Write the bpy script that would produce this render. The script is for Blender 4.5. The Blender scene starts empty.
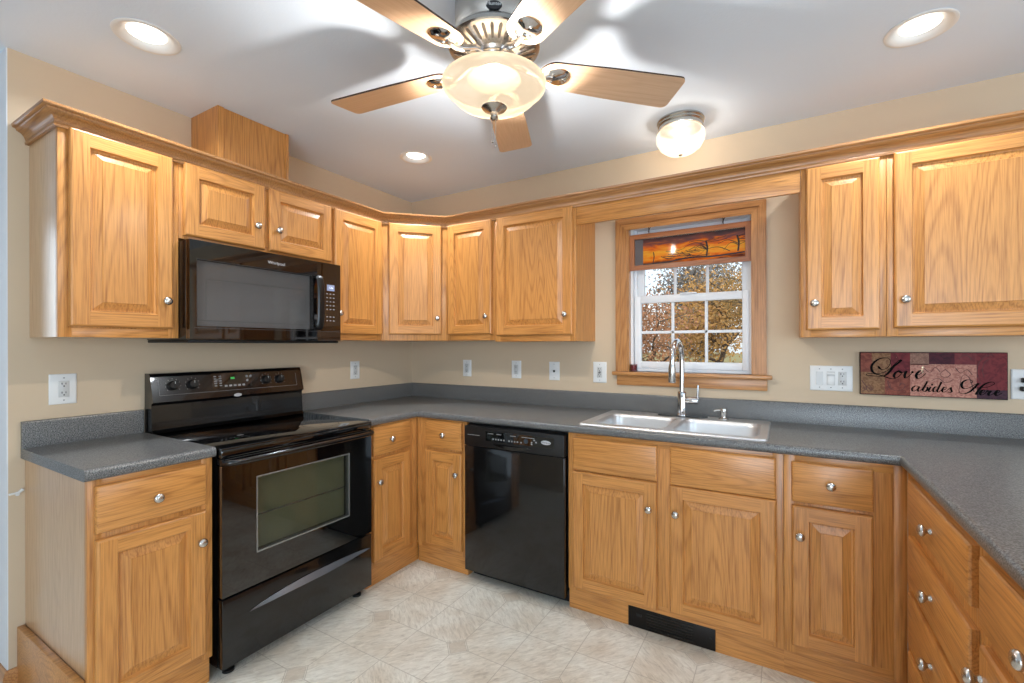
import bpy, bmesh, math, random
from mathutils import Vector, Matrix
random.seed(7)
SC = bpy.context.scene
COL = SC.collection
PI = math.pi

# ------------------------------------------------------------------ camera
cam_d = bpy.data.cameras.new('camera'); cam = bpy.data.objects.new('camera', cam_d); COL.objects.link(cam)
FW = Vector((-0.506291, 0.862272, 0.000418)); RT = Vector((0.862360, 0.506291, -0.002142)); UP = Vector((0.002059, 0.000724, 0.999998))
M = Matrix((RT, UP, -FW)).transposed().to_4x4(); M.translation = (2.52899, -2.71782, 1.30478)
cam.matrix_world = M
cam_d.sensor_width = 36; cam_d.lens = 458.71 / 1024 * 36
cam_d.shift_x = -1.674 / 1024; cam_d.shift_y = 4.1 / 1024
cam_d.clip_start = 0.02
SC.camera = cam
SC.view_settings.view_transform = 'Standard'; SC.view_settings.look = 'None'
SC.view_settings.exposure = 0.28; SC.view_settings.gamma = 1.0; SC.view_settings.use_curve_mapping = False

# ------------------------------------------------------------------ world and lights
W = bpy.data.worlds.new('sky'); SC.world = W; W.use_nodes = True
wn = W.node_tree.nodes; wl = W.node_tree.links
bg = wn['Background']; sky = wn.new('ShaderNodeTexSky'); sky.sky_type = 'NISHITA'
sky.sun_elevation = math.radians(38); sky.sun_rotation = math.radians(200); sky.sun_disc = False
sky.air_density = 1.0; sky.dust_density = 2.5; sky.altitude = 100
wmix = wn.new('ShaderNodeMix'); wmix.data_type = 'RGBA'; wmix.inputs[0].default_value = 0.55
wl.new(sky.outputs[0], wmix.inputs[6]); wmix.inputs[7].default_value = (5.4, 5.8, 6.2, 1)
wl.new(wmix.outputs[2], bg.inputs[0]); bg.inputs[1].default_value = 0.24

def light(name, kind, loc, energy, color=(1, 1, 1), rot=(0, 0, 0), **kw):
    d = bpy.data.lights.new(name, kind); d.energy = energy; d.color = color
    for k, v in kw.items(): setattr(d, k, v)
    o = bpy.data.objects.new(name, d); o.location = loc; o.rotation_euler = rot; COL.objects.link(o); return o
DAY = (0.66, 0.83, 1.0); WARM = (1.0, 0.95, 0.89); SOFT = (0.86, 0.93, 1.0)
sun = light('sun', 'SUN', (0, 20, 20), 4.5, (1, 0.95, 0.86), (math.radians(52), 0, math.radians(60)), angle=0.02)
# daylight in the window openings of the walls beside the camera; the one behind is added fill
light('daylight_right_window', 'AREA', (5.46, -2.2, 1.45), 30, DAY, (0, math.radians(90), 0), shape='RECTANGLE', size=1.2, size_y=1.8)
light('rear_door_fill', 'AREA', (3.45, -5.46, 1.15), 84, DAY, (math.radians(90), 0, 0), shape='RECTANGLE', size=1.9, size_y=1.95)  # added fill light from an invented glass door behind the camera
light('daylight_hall_window', 'AREA', (-2.46, -3.0, 1.5), 9, DAY, (0, math.radians(-90), 0), shape='RECTANGLE', size=1.5, size_y=0.9)

# ------------------------------------------------------------------ materials
def lin(c):
    r = []
    for v in c:
        v /= 255.0
        r.append(v / 12.92 if v <= 0.04045 else ((v + 0.055) / 1.055) ** 2.4)
    return tuple(r) + (1.0,)
MATS = {}
def new_mat(name):
    m = bpy.data.materials.new(name); m.use_nodes = True
    nt = m.node_tree; return m, nt, nt.nodes, nt.links, nt.nodes['Principled BSDF']
def plain(name, rgb, rough=0.5, metal=0.0, coat=0.0, noise=0.0, nscale=60.0, bump=0.0, bscale=200.0, ior=1.45, emit=0, spec=None):
    m, nt, N, L, b = new_mat(name)
    b.inputs['Base Color'].default_value = lin(rgb); b.inputs['Roughness'].default_value = rough
    b.inputs['Metallic'].default_value = metal; b.inputs['Coat Weight'].default_value = coat; b.inputs['IOR'].default_value = ior
    if spec is not None: b.inputs['Specular IOR Level'].default_value = spec
    tc = N.new('ShaderNodeTexCoord')
    if noise:
        n = N.new('ShaderNodeTexNoise'); n.inputs['Scale'].default_value = nscale; n.inputs['Detail'].default_value = 4
        L.new(tc.outputs['Object'], n.inputs['Vector'])
        mx = N.new('ShaderNodeMix'); mx.data_type = 'RGBA'
        c = lin(rgb)
        mx.inputs[6].default_value = tuple(v * (1 - noise) for v in c[:3]) + (1,)
        mx.inputs[7].default_value = tuple(min(1, v * (1 + noise)) for v in c[:3]) + (1,)
        L.new(n.outputs[0], mx.inputs[0]); L.new(mx.outputs[2], b.inputs['Base Color'])
    if bump:
        n2 = N.new('ShaderNodeTexNoise'); n2.inputs['Scale'].default_value = bscale
        L.new(tc.outputs['Object'], n2.inputs['Vector'])
        bp_ = N.new('ShaderNodeBump'); bp_.inputs['Strength'].default_value = bump; bp_.inputs['Distance'].default_value = 0.002
        L.new(n2.outputs[0], bp_.inputs['Height']); L.new(bp_.outputs[0], b.inputs['Normal'])
    if emit:
        b.inputs['Emission Color'].default_value = lin(rgb); b.inputs['Emission Strength'].default_value = emit
    MATS[name] = m; return m
def wood(name, light_c, dark_c, axis='z', rough=0.38, ring=0.30, fine=0.55, coat=0.25, scale=1.0, freq=125):
    m, nt, N, L, b = new_mat(name)
    tc = N.new('ShaderNodeTexCoord'); oi = N.new('ShaderNodeObjectInfo')
    mul = N.new('ShaderNodeMath'); mul.operation = 'MULTIPLY'; mul.inputs[1].default_value = 13.7; L.new(oi.outputs['Random'], mul.inputs[0])
    add = N.new('ShaderNodeVectorMath'); add.operation = 'ADD'; L.new(tc.outputs['Object'], add.inputs[0]); L.new(mul.outputs[0], add.inputs[1])
    def scaled(al, ac):
        mp = N.new('ShaderNodeMapping'); s = [ac, ac, ac]; s['xyz'.index(axis)] = al
        mp.inputs['Scale'].default_value = s; L.new(add.outputs[0], mp.inputs['Vector']); return mp
    a = scaled(0.06 * scale, 1.0 * scale)
    n1 = N.new('ShaderNodeTexNoise'); n1.inputs['Scale'].default_value = 4.6; n1.inputs['Detail'].default_value = 1.0; n1.inputs['Distortion'].default_value = 0.25
    L.new(a.outputs[0], n1.inputs['Vector'])
    k = N.new('ShaderNodeMath'); k.operation = 'MULTIPLY'; k.inputs[1].default_value = freq * 2; L.new(n1.outputs[0], k.inputs[0])
    s = N.new('ShaderNodeMath'); s.operation = 'SINE'; L.new(k.outputs[0], s.inputs[0])
    mr = N.new('ShaderNodeMapRange'); mr.inputs[1].default_value = -0.3; mr.inputs[2].default_value = 1.0; L.new(s.outputs[0], mr.inputs[0])
    pw = N.new('ShaderNodeMath'); pw.operation = 'POWER'; pw.inputs[1].default_value = 2.2; L.new(mr.outputs[0], pw.inputs[0])
    f = scaled(0.035, 1.0)
    n2 = N.new('ShaderNodeTexNoise'); n2.inputs['Scale'].default_value = 230; n2.inputs['Detail'].default_value = 3
    L.new(f.outputs[0], n2.inputs['Vector'])
    n3 = N.new('ShaderNodeTexNoise'); n3.inputs['Scale'].default_value = 14; n3.inputs['Detail'].default_value = 2
    L.new(scaled(0.06, 1.0).outputs[0], n3.inputs['Vector'])
    mrf = N.new('ShaderNodeMapRange'); mrf.inputs[1].default_value = 0.42; mrf.inputs[2].default_value = 0.72; L.new(n2.outputs[0], mrf.inputs[0])
    fa = N.new('ShaderNodeMath'); fa.operation = 'MULTIPLY'; fa.inputs[1].default_value = fine; L.new(mrf.outputs[0], fa.inputs[0])
    ra = N.new('ShaderNodeMath'); ra.operation = 'MULTIPLY_ADD'; ra.inputs[1].default_value = ring; L.new(pw.outputs[0], ra.inputs[0]); L.new(fa.outputs[0], ra.inputs[2])
    r3 = N.new('ShaderNodeMath'); r3.operation = 'MULTIPLY_ADD'; r3.inputs[1].default_value = 0.5; L.new(n3.outputs[0], r3.inputs[0]); L.new(ra.outputs[0], r3.inputs[2])
    sb = N.new('ShaderNodeMath'); sb.operation = 'SUBTRACT'; sb.inputs[1].default_value = 0.18; sb.use_clamp = True; L.new(r3.outputs[0], sb.inputs[0])
    mx = N.new('ShaderNodeMix'); mx.data_type = 'RGBA'; mx.inputs[6].default_value = lin(light_c); mx.inputs[7].default_value = lin(dark_c)
    L.new(sb.outputs[0], mx.inputs[0]); L.new(mx.outputs[2], b.inputs['Base Color'])
    b.inputs['Roughness'].default_value = rough; b.inputs['Coat Weight'].default_value = coat; b.inputs['Coat Roughness'].default_value = 0.22
    bm_ = N.new('ShaderNodeBump'); bm_.inputs['Strength'].default_value = 0.12; bm_.inputs['Distance'].default_value = 0.0008
    L.new(n2.outputs[0], bm_.inputs['Height']); L.new(bm_.outputs[0], b.inputs['Normal'])
    MATS[name] = m; return m
OL, OD = (207, 144, 76), (148, 90, 38)
OAKV = wood('oak_vertical', OL, OD, 'z'); OAKH = wood('oak_horizontal', OL, OD, 'x')
OAKY = wood('oak_deep', OL, OD, 'y')
OAK2 = [OAKV, OAKH]
CROWN = wood('oak_molding_shaded', (176, 122, 68), (128, 80, 40), 'x', ring=.3)  # oak darkened: the crown's own shade is put into the colour
CASV = wood('oak_casing_vertical', (196, 140, 84), (140, 86, 42), 'z'); CASH = wood('oak_casing_horizontal', (196, 140, 84), (140, 86, 42), 'x')
VENEER = wood('oak_veneer_side', (206, 168, 128), (168, 124, 84), 'z', rough=0.3, ring=.15, coat=.5)
BLADE = wood('fan_blade_wood', (212, 176, 144), (188, 146, 112), 'x', ring=.15, fine=.35, rough=.35)
BLADE_EDGE = plain('blade_dark_edge', (50, 32, 24), .5)
WALL = plain('wall_paint_beige', (204, 183, 156), .75, noise=.03, nscale=3, bump=.08, bscale=260)
WALLW = plain('wall_paint_white', (222, 224, 228), .7)
CEIL = plain('ceiling_paint', (218, 228, 240), .9, bump=.25, bscale=120)
BLACK = plain('black_enamel', (10, 10, 11), .16, coat=.4)
BLACKG = plain('black_glass', (5, 5, 6), .04, coat=1.0)
BLACKM = plain('black_matte_plastic', (16, 16, 17), .45)
DWB = plain('dishwasher_black', (13, 13, 14), .12, coat=.3)
GREYP = plain('grey_print', (150, 150, 150), .5)
WHITEP = plain('white_plastic', (226, 226, 224), .35)
DEVP = plain('device_plastic_shaded', (198, 198, 196), .3)  # greyer than the plates, standing in for the shading around each device
WHITEV = plain('white_vinyl', (232, 233, 236), .4)
SLOT = plain('dark_slot', (20, 20, 20), .6)
CHROME = plain('chrome', (210, 210, 212), .08, 1.0)
NICKEL = plain('brushed_nickel', (196, 193, 188), .26, 1.0)
STEEL = plain('stainless_steel', (216, 217, 218), .42, 1.0, noise=.05, nscale=20)
DARKMET = plain('vent_dark_metal', (26, 22, 20), .45, .5)
LOGO = plain('logo_silver', (205, 208, 212), .3, .3)
REDWAX = plain('candle_red_wax', (110, 22, 30), .4)

def counter_mat():
    m, nt, N, L, b = new_mat('counter_laminate')
    tc = N.new('ShaderNodeTexCoord')
    n = N.new('ShaderNodeTexNoise'); n.inputs['Scale'].default_value = 260; n.inputs['Detail'].default_value = 3
    n2 = N.new('ShaderNodeTexNoise'); n2.inputs['Scale'].default_value = 30; n2.inputs['Detail'].default_value = 4
    v = N.new('ShaderNodeTexVoronoi'); v.inputs['Scale'].default_value = 300
    for q in (n, n2, v): L.new(tc.outputs['Object'], q.inputs['Vector'])
    r = N.new('ShaderNodeValToRGB'); e = r.color_ramp.elements
    e[0].position = .35; e[0].color = lin((50, 51, 51)); e[1].position = .74; e[1].color = lin((142, 142, 141))
    L.new(n.outputs[0], r.inputs[0])
    r2 = N.new('ShaderNodeMath'); r2.operation = 'LESS_THAN'; r2.inputs[1].default_value = .16; L.new(v.outputs['Distance'], r2.inputs[0])
    mx = N.new('ShaderNodeMix'); mx.data_type = 'RGBA'; mx.inputs[7].default_value = lin((190, 190, 188))
    k = N.new('ShaderNodeMath'); k.operation = 'MULTIPLY'; L.new(r2.outputs[0], k.inputs[0]); L.new(n2.outputs[0], k.inputs[1])
    L.new(k.outputs[0], mx.inputs[0]); L.new(r.outputs[0], mx.inputs[6]); L.new(mx.outputs[2], b.inputs['Base Color'])
    b.inputs['Roughness'].default_value = .30
    bp_ = N.new('ShaderNodeBump'); bp_.inputs['Strength'].default_value = .03; bp_.inputs['Distance'].default_value = .0005
    L.new(n.outputs[0], bp_.inputs['Height']); L.new(bp_.outputs[0], b.inputs['Normal'])
    return m
COUNTER = counter_mat()

def floor_mat():
    m, nt, N, L, b = new_mat('vinyl_floor')
    tc = N.new('ShaderNodeTexCoord'); sp = N.new('ShaderNodeSeparateXYZ'); L.new(tc.outputs['Object'], sp.inputs[0])
    def math_(op, a, b_=None, c=None, clamp=False):
        q = N.new('ShaderNodeMath'); q.operation = op; q.use_clamp = clamp
        for i, v in enumerate((a, b_, c)):
            if v is None: continue
            if isinstance(v, (int, float)): q.inputs[i].default_value = v
            else: L.new(v, q.inputs[i])
        return q.outputs[0]
    S = 0.4572; H = S / 2
    x = math_('SUBTRACT', sp.outputs[0], .853); y = math_('SUBTRACT', sp.outputs[1], -1.128)
    def near(v, s):    # distance to nearest multiple of s
        return math_('ABSOLUTE', math_('SUBTRACT', math_('FLOORED_MODULO', math_('ADD', v, s / 2), s), s / 2))
    dx, dy = near(x, S), near(y, S); gx, gy = near(x, H), near(y, H)
    dsum = math_('ADD', dx, dy)
    inside = math_('LESS_THAN', dsum, .058); inner = math_('LESS_THAN', dsum, .048)
    line = math_('LESS_THAN', math_('MINIMUM', gx, gy), .0016)
    line = math_('MULTIPLY', line, math_('SUBTRACT', 1.0, inside))
    rimd = math_('LESS_THAN', math_('ABSOLUTE', math_('SUBTRACT', dsum, .058)), .0022)
    rimd2 = math_('LESS_THAN', math_('ABSOLUTE', math_('SUBTRACT', dsum, .049)), .0016)
    grout = math_('MAXIMUM', math_('MAXIMUM', line, rimd), rimd2)
    cx = math_('FLOOR', math_('DIVIDE', x, H)); cy = math_('FLOOR', math_('DIVIDE', y, H))
    cv = N.new('ShaderNodeCombineXYZ'); L.new(cx, cv.inputs[0]); L.new(cy, cv.inputs[1])
    wnz = N.new('ShaderNodeTexWhiteNoise'); L.new(cv.outputs[0], wnz.inputs['Vector'])
    off = N.new('ShaderNodeVectorMath'); off.operation = 'MULTIPLY_ADD'; off.inputs[1].default_value = (7, 7, 0)
    L.new(wnz.outputs['Color'], off.inputs[0]); L.new(tc.outputs['Object'], off.inputs[2])
    def streak(ang):
        mr_ = N.new('ShaderNodeMapping'); mr_.vector_type = 'TEXTURE'; mr_.inputs['Rotation'].default_value = (0, 0, ang); mr_.inputs['Scale'].default_value = (4.0, 1.0, 1.0)
        L.new(off.outputs[0], mr_.inputs['Vector'])
        nn = N.new('ShaderNodeTexNoise'); nn.inputs['Scale'].default_value = 75; nn.inputs['Detail'].default_value = 6; nn.inputs['Roughness'].default_value = .7; nn.inputs['Distortion'].default_value = .8
        L.new(mr_.outputs[0], nn.inputs['Vector']); return nn.outputs[0]
    s1, s2 = streak(PI * .28), streak(-PI * .22)
    mxs = N.new('ShaderNodeMix'); L.new(math_('GREATER_THAN', wnz.outputs['Value'], .5), mxs.inputs[0]); L.new(s1, mxs.inputs[2]); L.new(s2, mxs.inputs[3])
    r = N.new('ShaderNodeValToRGB'); e = r.color_ramp.elements
    e[0].position = .28; e[0].color = lin((188, 179, 163)); e[1].position = .66; e[1].color = lin((238, 233, 220))
    q = e.new(.46); q.color = lin((220, 214, 199))
    L.new(mxs.outputs[0], r.inputs[0])
    big = N.new('ShaderNodeTexNoise'); big.inputs['Scale'].default_value = 5; big.inputs['Detail'].default_value = 3; L.new(tc.outputs['Object'], big.inputs['Vector'])
    mb = N.new('ShaderNodeMix'); mb.data_type = 'RGBA'; mb.blend_type = 'MULTIPLY'; mb.inputs[0].default_value = .5
    rb = N.new('ShaderNodeValToRGB'); rb.color_ramp.elements[0].position = .35; rb.color_ramp.elements[0].color = lin((222, 206, 188)); rb.color_ramp.elements[1].position = .6; rb.color_ramp.elements[1].color = (1, 1, 1, 1)
    L.new(big.outputs[0], rb.inputs[0]); L.new(r.outputs[0], mb.inputs[6]); L.new(rb.outputs[0], mb.inputs[7])
    md = N.new('ShaderNodeMix'); md.data_type = 'RGBA'; md.inputs[7].default_value = lin((190, 174, 152))
    L.new(math_('MULTIPLY', inner, .55), md.inputs[0]); L.new(mb.outputs[2], md.inputs[6])
    mg = N.new('ShaderNodeMix'); mg.data_type = 'RGBA'; mg.inputs[7].default_value = lin((160, 146, 128))
    L.new(math_('MULTIPLY', grout, .6), mg.inputs[0]); L.new(md.outputs[2], mg.inputs[6])
    L.new(mg.outputs[2], b.inputs['Base Color']); b.inputs['Roughness'].default_value = .42
    bp_ = N.new('ShaderNodeBump'); bp_.inputs['Strength'].default_value = .2; bp_.inputs['Distance'].default_value = .001; bp_.invert = True
    L.new(grout, bp_.inputs['Height']); L.new(bp_.outputs[0], b.inputs['Normal'])
    return m
FLOOR = floor_mat()

def glow_mat(name, rgb, strength, trans=0.5, tint=(1, 1, 1, 1), base=None):
    """lit frosted glass: lets lamp light through, scatters, and glows"""
    m, nt, N, L, b = new_mat(name); out = N['Material Output']
    b.inputs['Base Color'].default_value = lin(base or rgb); b.inputs['Roughness'].default_value = .5
    b.inputs['Emission Color'].default_value = lin(rgb); b.inputs['Emission Strength'].default_value = strength
    if trans:
        t = N.new('ShaderNodeBsdfTransparent'); t.inputs[0].default_value = tint
        mx = N.new('ShaderNodeMixShader'); mx.inputs[0].default_value = trans
        L.new(b.outputs[0], mx.inputs[1]); L.new(t.outputs[0], mx.inputs[2]); L.new(mx.outputs[0], out.inputs[0])
    return m
BOWLG = glow_mat('fan_bowl_alabaster_glass', (255, 230, 196), .74, .125, (1, .95, .86, 1), (110, 96, 76))
DOMEG = glow_mat('flush_dome_glass', (255, 236, 210), .5, .35, (1, .96, .9, 1), (140, 128, 112))
LAMP = plain('lamp_face', (255, 248, 238), .5, emit=2.5)

def pane_mat():
    m, nt, N, L, b = new_mat('window_glass'); out = N['Material Output']
    t = N.new('ShaderNodeBsdfTransparent'); t.inputs[0].default_value = (.96, .97, .97, 1)
    g = N.new('ShaderNodeBsdfGlossy'); g.inputs['Roughness'].default_value = .02
    lw = N.new('ShaderNodeFresnel'); lw.inputs[0].default_value = 1.35
    mx = N.new('ShaderNodeMixShader'); L.new(lw.outputs[0], mx.inputs[0]); L.new(t.outputs[0], mx.inputs[1]); L.new(g.outputs[0], mx.inputs[2])
    L.new(mx.outputs[0], out.inputs[0]); return m
PANE = pane_mat()
def tinted_glass(name, tint, keep, rough=.03):
    m, nt, N, L, b = new_mat(name); out = N['Material Output']
    b.inputs['Base Color'].default_value = tint; b.inputs['Roughness'].default_value = rough; b.inputs['Coat Weight'].default_value = .6; b.inputs['Coat Roughness'].default_value = .02
    t = N.new('ShaderNodeBsdfTransparent'); t.inputs[0].default_value = (.84, .84, .84, 1)
    mx = N.new('ShaderNodeMixShader'); mx.inputs[0].default_value = keep
    L.new(b.outputs[0], mx.inputs[1]); L.new(t.outputs[0], mx.inputs[2]); L.new(mx.outputs[0], out.inputs[0]); return m
OVENG = tinted_glass('oven_window_glass', (.02, .02, .02, 1), .74)
MWG = tinted_glass('microwave_window_glass', (.04, .04, .042, 1), .76, .04)
OVENIN = plain('oven_interior_enamel', (166, 166, 122), .35)
MWIN = plain('microwave_mesh_screen', (180, 180, 180), .5, noise=.12, nscale=400)

# ------------------------------------------------------------------ mesh helpers
def B(): return bmesh.new()
def box(bm, x0, x1, y0, y1, z0, z1, bev=0.0, mi=0, seg=2):
    x0, x1 = min(x0, x1), max(x0, x1); y0, y1 = min(y0, y1), max(y0, y1); z0, z1 = min(z0, z1), max(z0, z1)
    vs = [bm.verts.new(p) for p in ((x0, y0, z0), (x1, y0, z0), (x1, y1, z0), (x0, y1, z0), (x0, y0, z1), (x1, y0, z1), (x1, y1, z1), (x0, y1, z1))]
    fs = [bm.faces.new([vs[i] for i in q]) for q in ((3, 2, 1, 0), (4, 5, 6, 7), (0, 1, 5, 4), (1, 2, 6, 5), (2, 3, 7, 6), (3, 0, 4, 7))]
    for f in fs: f.material_index = mi
    if bev:
        es = list({e for f in fs for e in f.edges})
        r = bmesh.ops.bevel(bm, geom=es, offset=bev, segments=seg, affect='EDGES', profile=.5)
        for f in r['faces']: f.material_index = mi
    return bm
def prism(bm, pts, z0, z1, mi=0):
    a = [bm.verts.new((p[0], p[1], z0)) for p in pts]; c = [bm.verts.new((p[0], p[1], z1)) for p in pts]
    n = len(pts); fs = [bm.faces.new(a[::-1]), bm.faces.new(c)]
    for i in range(n): fs.append(bm.faces.new((a[i], a[(i + 1) % n], c[(i + 1) % n], c[i])))
    for f in fs: f.material_index = mi
    return bm
def lathe(bm, prof, center=(0, 0, 0), n=32, mi=0, axis='z'):
    rings = []
    for r, z in prof:
        if r < 1e-6: rings.append([bm.verts.new((0, 0, z))])
        else: rings.append([bm.verts.new((r * math.cos(2 * PI * i / n), r * math.sin(2 * PI * i / n), z)) for i in range(n)])
    fs = []
    for a, c in zip(rings, rings[1:]):
        for i in range(n):
            j = (i + 1) % n
            if len(a) == 1 and len(c) == 1: continue
            if len(a) == 1: q = (a[0], c[j], c[i])
            elif len(c) == 1: q = (a[i], a[j], c[0])
            else: q = (a[i], a[j], c[j], c[i])
            fs.append(bm.faces.new(q))
    for f in fs: f.material_index = mi
    vs = [v for r in rings for v in r]
    if axis == 'y':       # profile axis z -> -y
        for v in vs: v.co = Vector((v.co.x, -v.co.z, v.co.y))
    elif axis == 'x':
        for v in vs: v.co = Vector((v.co.z, v.co.y, -v.co.x))
    for v in vs: v.co += Vector(center)
    return bm
def tube(bm, pts, r, n=10, mi=0, cap=True):
    pts = [Vector(p) for p in pts]; rad = r if isinstance(r, (list, tuple)) else [r] * len(pts)
    rings = []; up = Vector((0, 0, 1)); prev = None
    for i, p in enumerate(pts):
        t = (pts[min(i + 1, len(pts) - 1)] - pts[max(i - 1, 0)]).normalized()
        if prev is None:
            a = t.orthogonal().normalized() if abs(t.dot(up)) > .95 else t.cross(up).normalized()
        else: a = (prev - t * prev.dot(t)).normalized()
        prev = a; c = t.cross(a)
        rings.append([bm.verts.new(p + (a * math.cos(2 * PI * k / n) + c * math.sin(2 * PI * k / n)) * rad[i]) for k in range(n)])
    for a, c in zip(rings, rings[1:]):
        for k in range(n):
            f = bm.faces.new((a[k], a[(k + 1) % n], c[(k + 1) % n], c[k])); f.material_index = mi
    if cap:
        f = bm.faces.new(rings[0][::-1]); f.material_index = mi; f = bm.faces.new(rings[-1]); f.material_index = mi
    return bm
def smooth_path(pts, k=6):
    P = [Vector(p) for p in pts]; out = []
    for i in range(len(P) - 1):
        p0, p1, p2, p3 = P[max(i - 1, 0)], P[i], P[i + 1], P[min(i + 2, len(P) - 1)]
        for j in range(k):
            t = j / k
            out.append(.5 * ((2 * p1) + (p2 - p0) * t + (2 * p0 - 5 * p1 + 4 * p2 - p3) * t * t + (3 * p1 - p0 - 3 * p2 + p3) * t ** 3))
    out.append(P[-1]); return out
def sweep(bm, path, prof, mi=0, closed_prof=True, caps=True):
    """path: 2D points; prof: (out, z) pairs, out = distance to the right of travel; mitred corners"""
    n = len(path); P = [Vector((p[0], p[1])) for p in path]; offs = []
    for i in range(n):
        d = []
        if i > 0: t = (P[i] - P[i - 1]).normalized(); d.append(Vector((t.y, -t.x)))
        if i < n - 1: t = (P[i + 1] - P[i]).normalized(); d.append(Vector((t.y, -t.x)))
        if len(d) == 2: m_ = (d[0] + d[1]); m_ = m_ / (1 + d[0].dot(d[1])); offs.append(m_)
        else: offs.append(d[0])
    rings = [[bm.verts.new((P[i].x + offs[i].x * o, P[i].y + offs[i].y * o, z)) for o, z in prof] for i in range(n)]
    m_ = len(prof)
    for a, c in zip(rings, rings[1:]):
        for k in range(m_ if closed_prof else m_ - 1):
            f = bm.faces.new((a[k], a[(k + 1) % m_], c[(k + 1) % m_], c[k])); f.material_index = mi
    if caps and closed_prof:
        bm.faces.new(rings[0][::-1]).material_index = mi; bm.faces.new(rings[-1]).material_index = mi
    return bm
def obj(name, bm, mats, parent=None, loc=(0, 0, 0), rot=(0, 0, 0), angle=35, fix=True):
    if fix: bmesh.ops.recalc_face_normals(bm, faces=bm.faces[:])
    me = bpy.data.meshes.new(name); bm.to_mesh(me); bm.free()
    for m in (mats if isinstance(mats, (list, tuple)) else [mats]): me.materials.append(m)
    for p in me.polygons: p.use_smooth = True
    me.set_sharp_from_angle(angle=math.radians(angle))
    o = bpy.data.objects.new(name, me); COL.objects.link(o); o.location = loc; o.rotation_euler = rot
    if parent is not None: o.parent = parent
    return o
def tag(o, label, cat, group=None):
    o['label'] = label; o['category'] = cat
    if group: o['group'] = group
    return o
def thing(name, label, cat, loc=(0, 0, 0), rotz=0.0, group=None):
    o = bpy.data.objects.new(name, None); COL.objects.link(o); o.location = loc; o.rotation_euler = (0, 0, rotz); o.empty_display_size = .1
    return tag(o, label, cat, group)
def struct(name, bm, mats, parent=None, **kw):
    o = obj(name, bm, mats, parent, **kw)
    if parent is None: o['kind'] = 'structure'
    return o
def text_into(bm, s, size, origin, ux, uz, depth=.0006, mi=0, align='CENTER', shear=0.0):
    cu = bpy.data.curves.new('t', 'FONT'); cu.body = s; cu.size = size; cu.align_x = align; cu.align_y = 'CENTER'; cu.shear = shear; cu.resolution_u = 3
    o = bpy.data.objects.new('t', cu); COL.objects.link(o)
    me = o.to_mesh(); ux, uz, origin = Vector(ux), Vector(uz), Vector(origin); nrm = ux.cross(uz)
    vs = [bm.verts.new(origin + ux * v.co.x + uz * v.co.y + nrm * depth) for v in me.vertices]
    for p in me.polygons:
        try: bm.faces.new([vs[i] for i in p.vertices]).material_index = mi
        except ValueError: pass
    o.to_mesh_clear(); bpy.data.objects.remove(o); bpy.data.curves.remove(cu)

# ------------------------------------------------------------------ room shell
H = 2.438
bm = B(); box(bm, -2.5, 5.5, -5.5, 0.0, -.12, 0); struct('floor', bm, FLOOR)
bm = B(); box(bm, -.12, 0, -2.19, 0, 0, H); struct('wall_left', bm, WALL)
WX0, WX1, WZ0, WZ1 = 1.735, 2.392, 1.150, 2.022
bm = B()
box(bm, -.12, WX0, 0, .14, 0, H); box(bm, WX1, 5.5, 0, .14, 0, H); box(bm, WX0, WX1, 0, .14, 0, WZ0); box(bm, WX0, WX1, 0, .14, WZ1, H)
struct('wall_back', bm, WALL)
bm = B(); box(bm, -2.5, -.12, -2.19, -2.07, 0, H); box(bm, -.12, -.0005, -2.1935, -2.19, 0, H); struct('wall_return', bm, WALLW)
bm = B(); box(bm, 5.5, 5.62, -5.5, .14, 0, .85); box(bm, 5.5, 5.62, -5.5, .14, 2.05, H); box(bm, 5.5, 5.62, -5.5, -3.1, .85, 2.05); box(bm, 5.5, 5.62, -1.3, .14, .85, 2.05)
struct('wall_right', bm, WALL)
bm = B(); box(bm, -2.5, 2.5, -5.62, -5.5, 0, H); box(bm, 4.4, 5.62, -5.62, -5.5, 0, H); box(bm, 2.5, 4.4, -5.62, -5.5, 2.1, H); box(bm, 2.5, 4.4, -5.62, -5.5, 0, .05)
struct('wall_front', bm, WALL)
bm = B(); box(bm, -2.62, -2.5, -5.62, -2.07, 0, .75); box(bm, -2.62, -2.5, -5.62, -2.07, 2.25, H); box(bm, -2.62, -2.5, -5.62, -3.45, .75, 2.25); box(bm, -2.62, -2.5, -2.55, -2.07, .75, 2.25)
struct('wall_hall', bm, WALLW)
# ceiling with round holes for the recessed cans
CANS = [(.522, -1.948, .102), (.629, -.636, .095), (2.955, -.562, .103)]
bm = B(); edges = []
def loop2d(pts):
    vs = [bm.verts.new((p[0], p[1], H)) for p in pts]
    for i in range(len(vs)): edges.append(bm.edges.new((vs[i], vs[(i + 1) % len(vs)])))
loop2d([(-2.62, -5.62), (5.62, -5.62), (5.62, .14), (-2.62, .14)])
for cx, cy, r in CANS: loop2d([(cx + (r - .012) * math.cos(2 * PI * i / 32), cy + (r - .012) * math.sin(2 * PI * i / 32)) for i in range(32)])
bmesh.ops.triangle_fill(bm, edges=edges, use_beauty=True)
for f in bm.faces:
    f.normal_update()
    if f.normal.z > 0: f.normal_flip()
struct('ceiling', bm, CEIL, fix=False)
bm = B(); box(bm, -2.7, 5.7, -5.7, .2, H + .14, H + .2); struct('roof_slab', bm, CEIL).name = 'roof_1'  # unseen roof slab above the ceiling
# oak baseboard round the end of the left wall
bm = B(); sweep(bm, [(-2.5, -2.1935), (0.0, -2.1935), (0.0, -2.146)], [(0.0005, 0), (.014, 0), (.014, .06), (.009, .075), (.005, .083), (.0005, .083)])
struct('baseboard_left', bm, CASH)
bm = B(); sweep(bm, [(3.56, 0), (5.5, 0), (5.5, -5.5), (4.45, -5.5)], [(0.0005, 0), (.014, 0), (.014, .06), (.009, .075), (.005, .083), (.0005, .083)])
struct('baseboard_right', bm, CASH)

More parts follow.
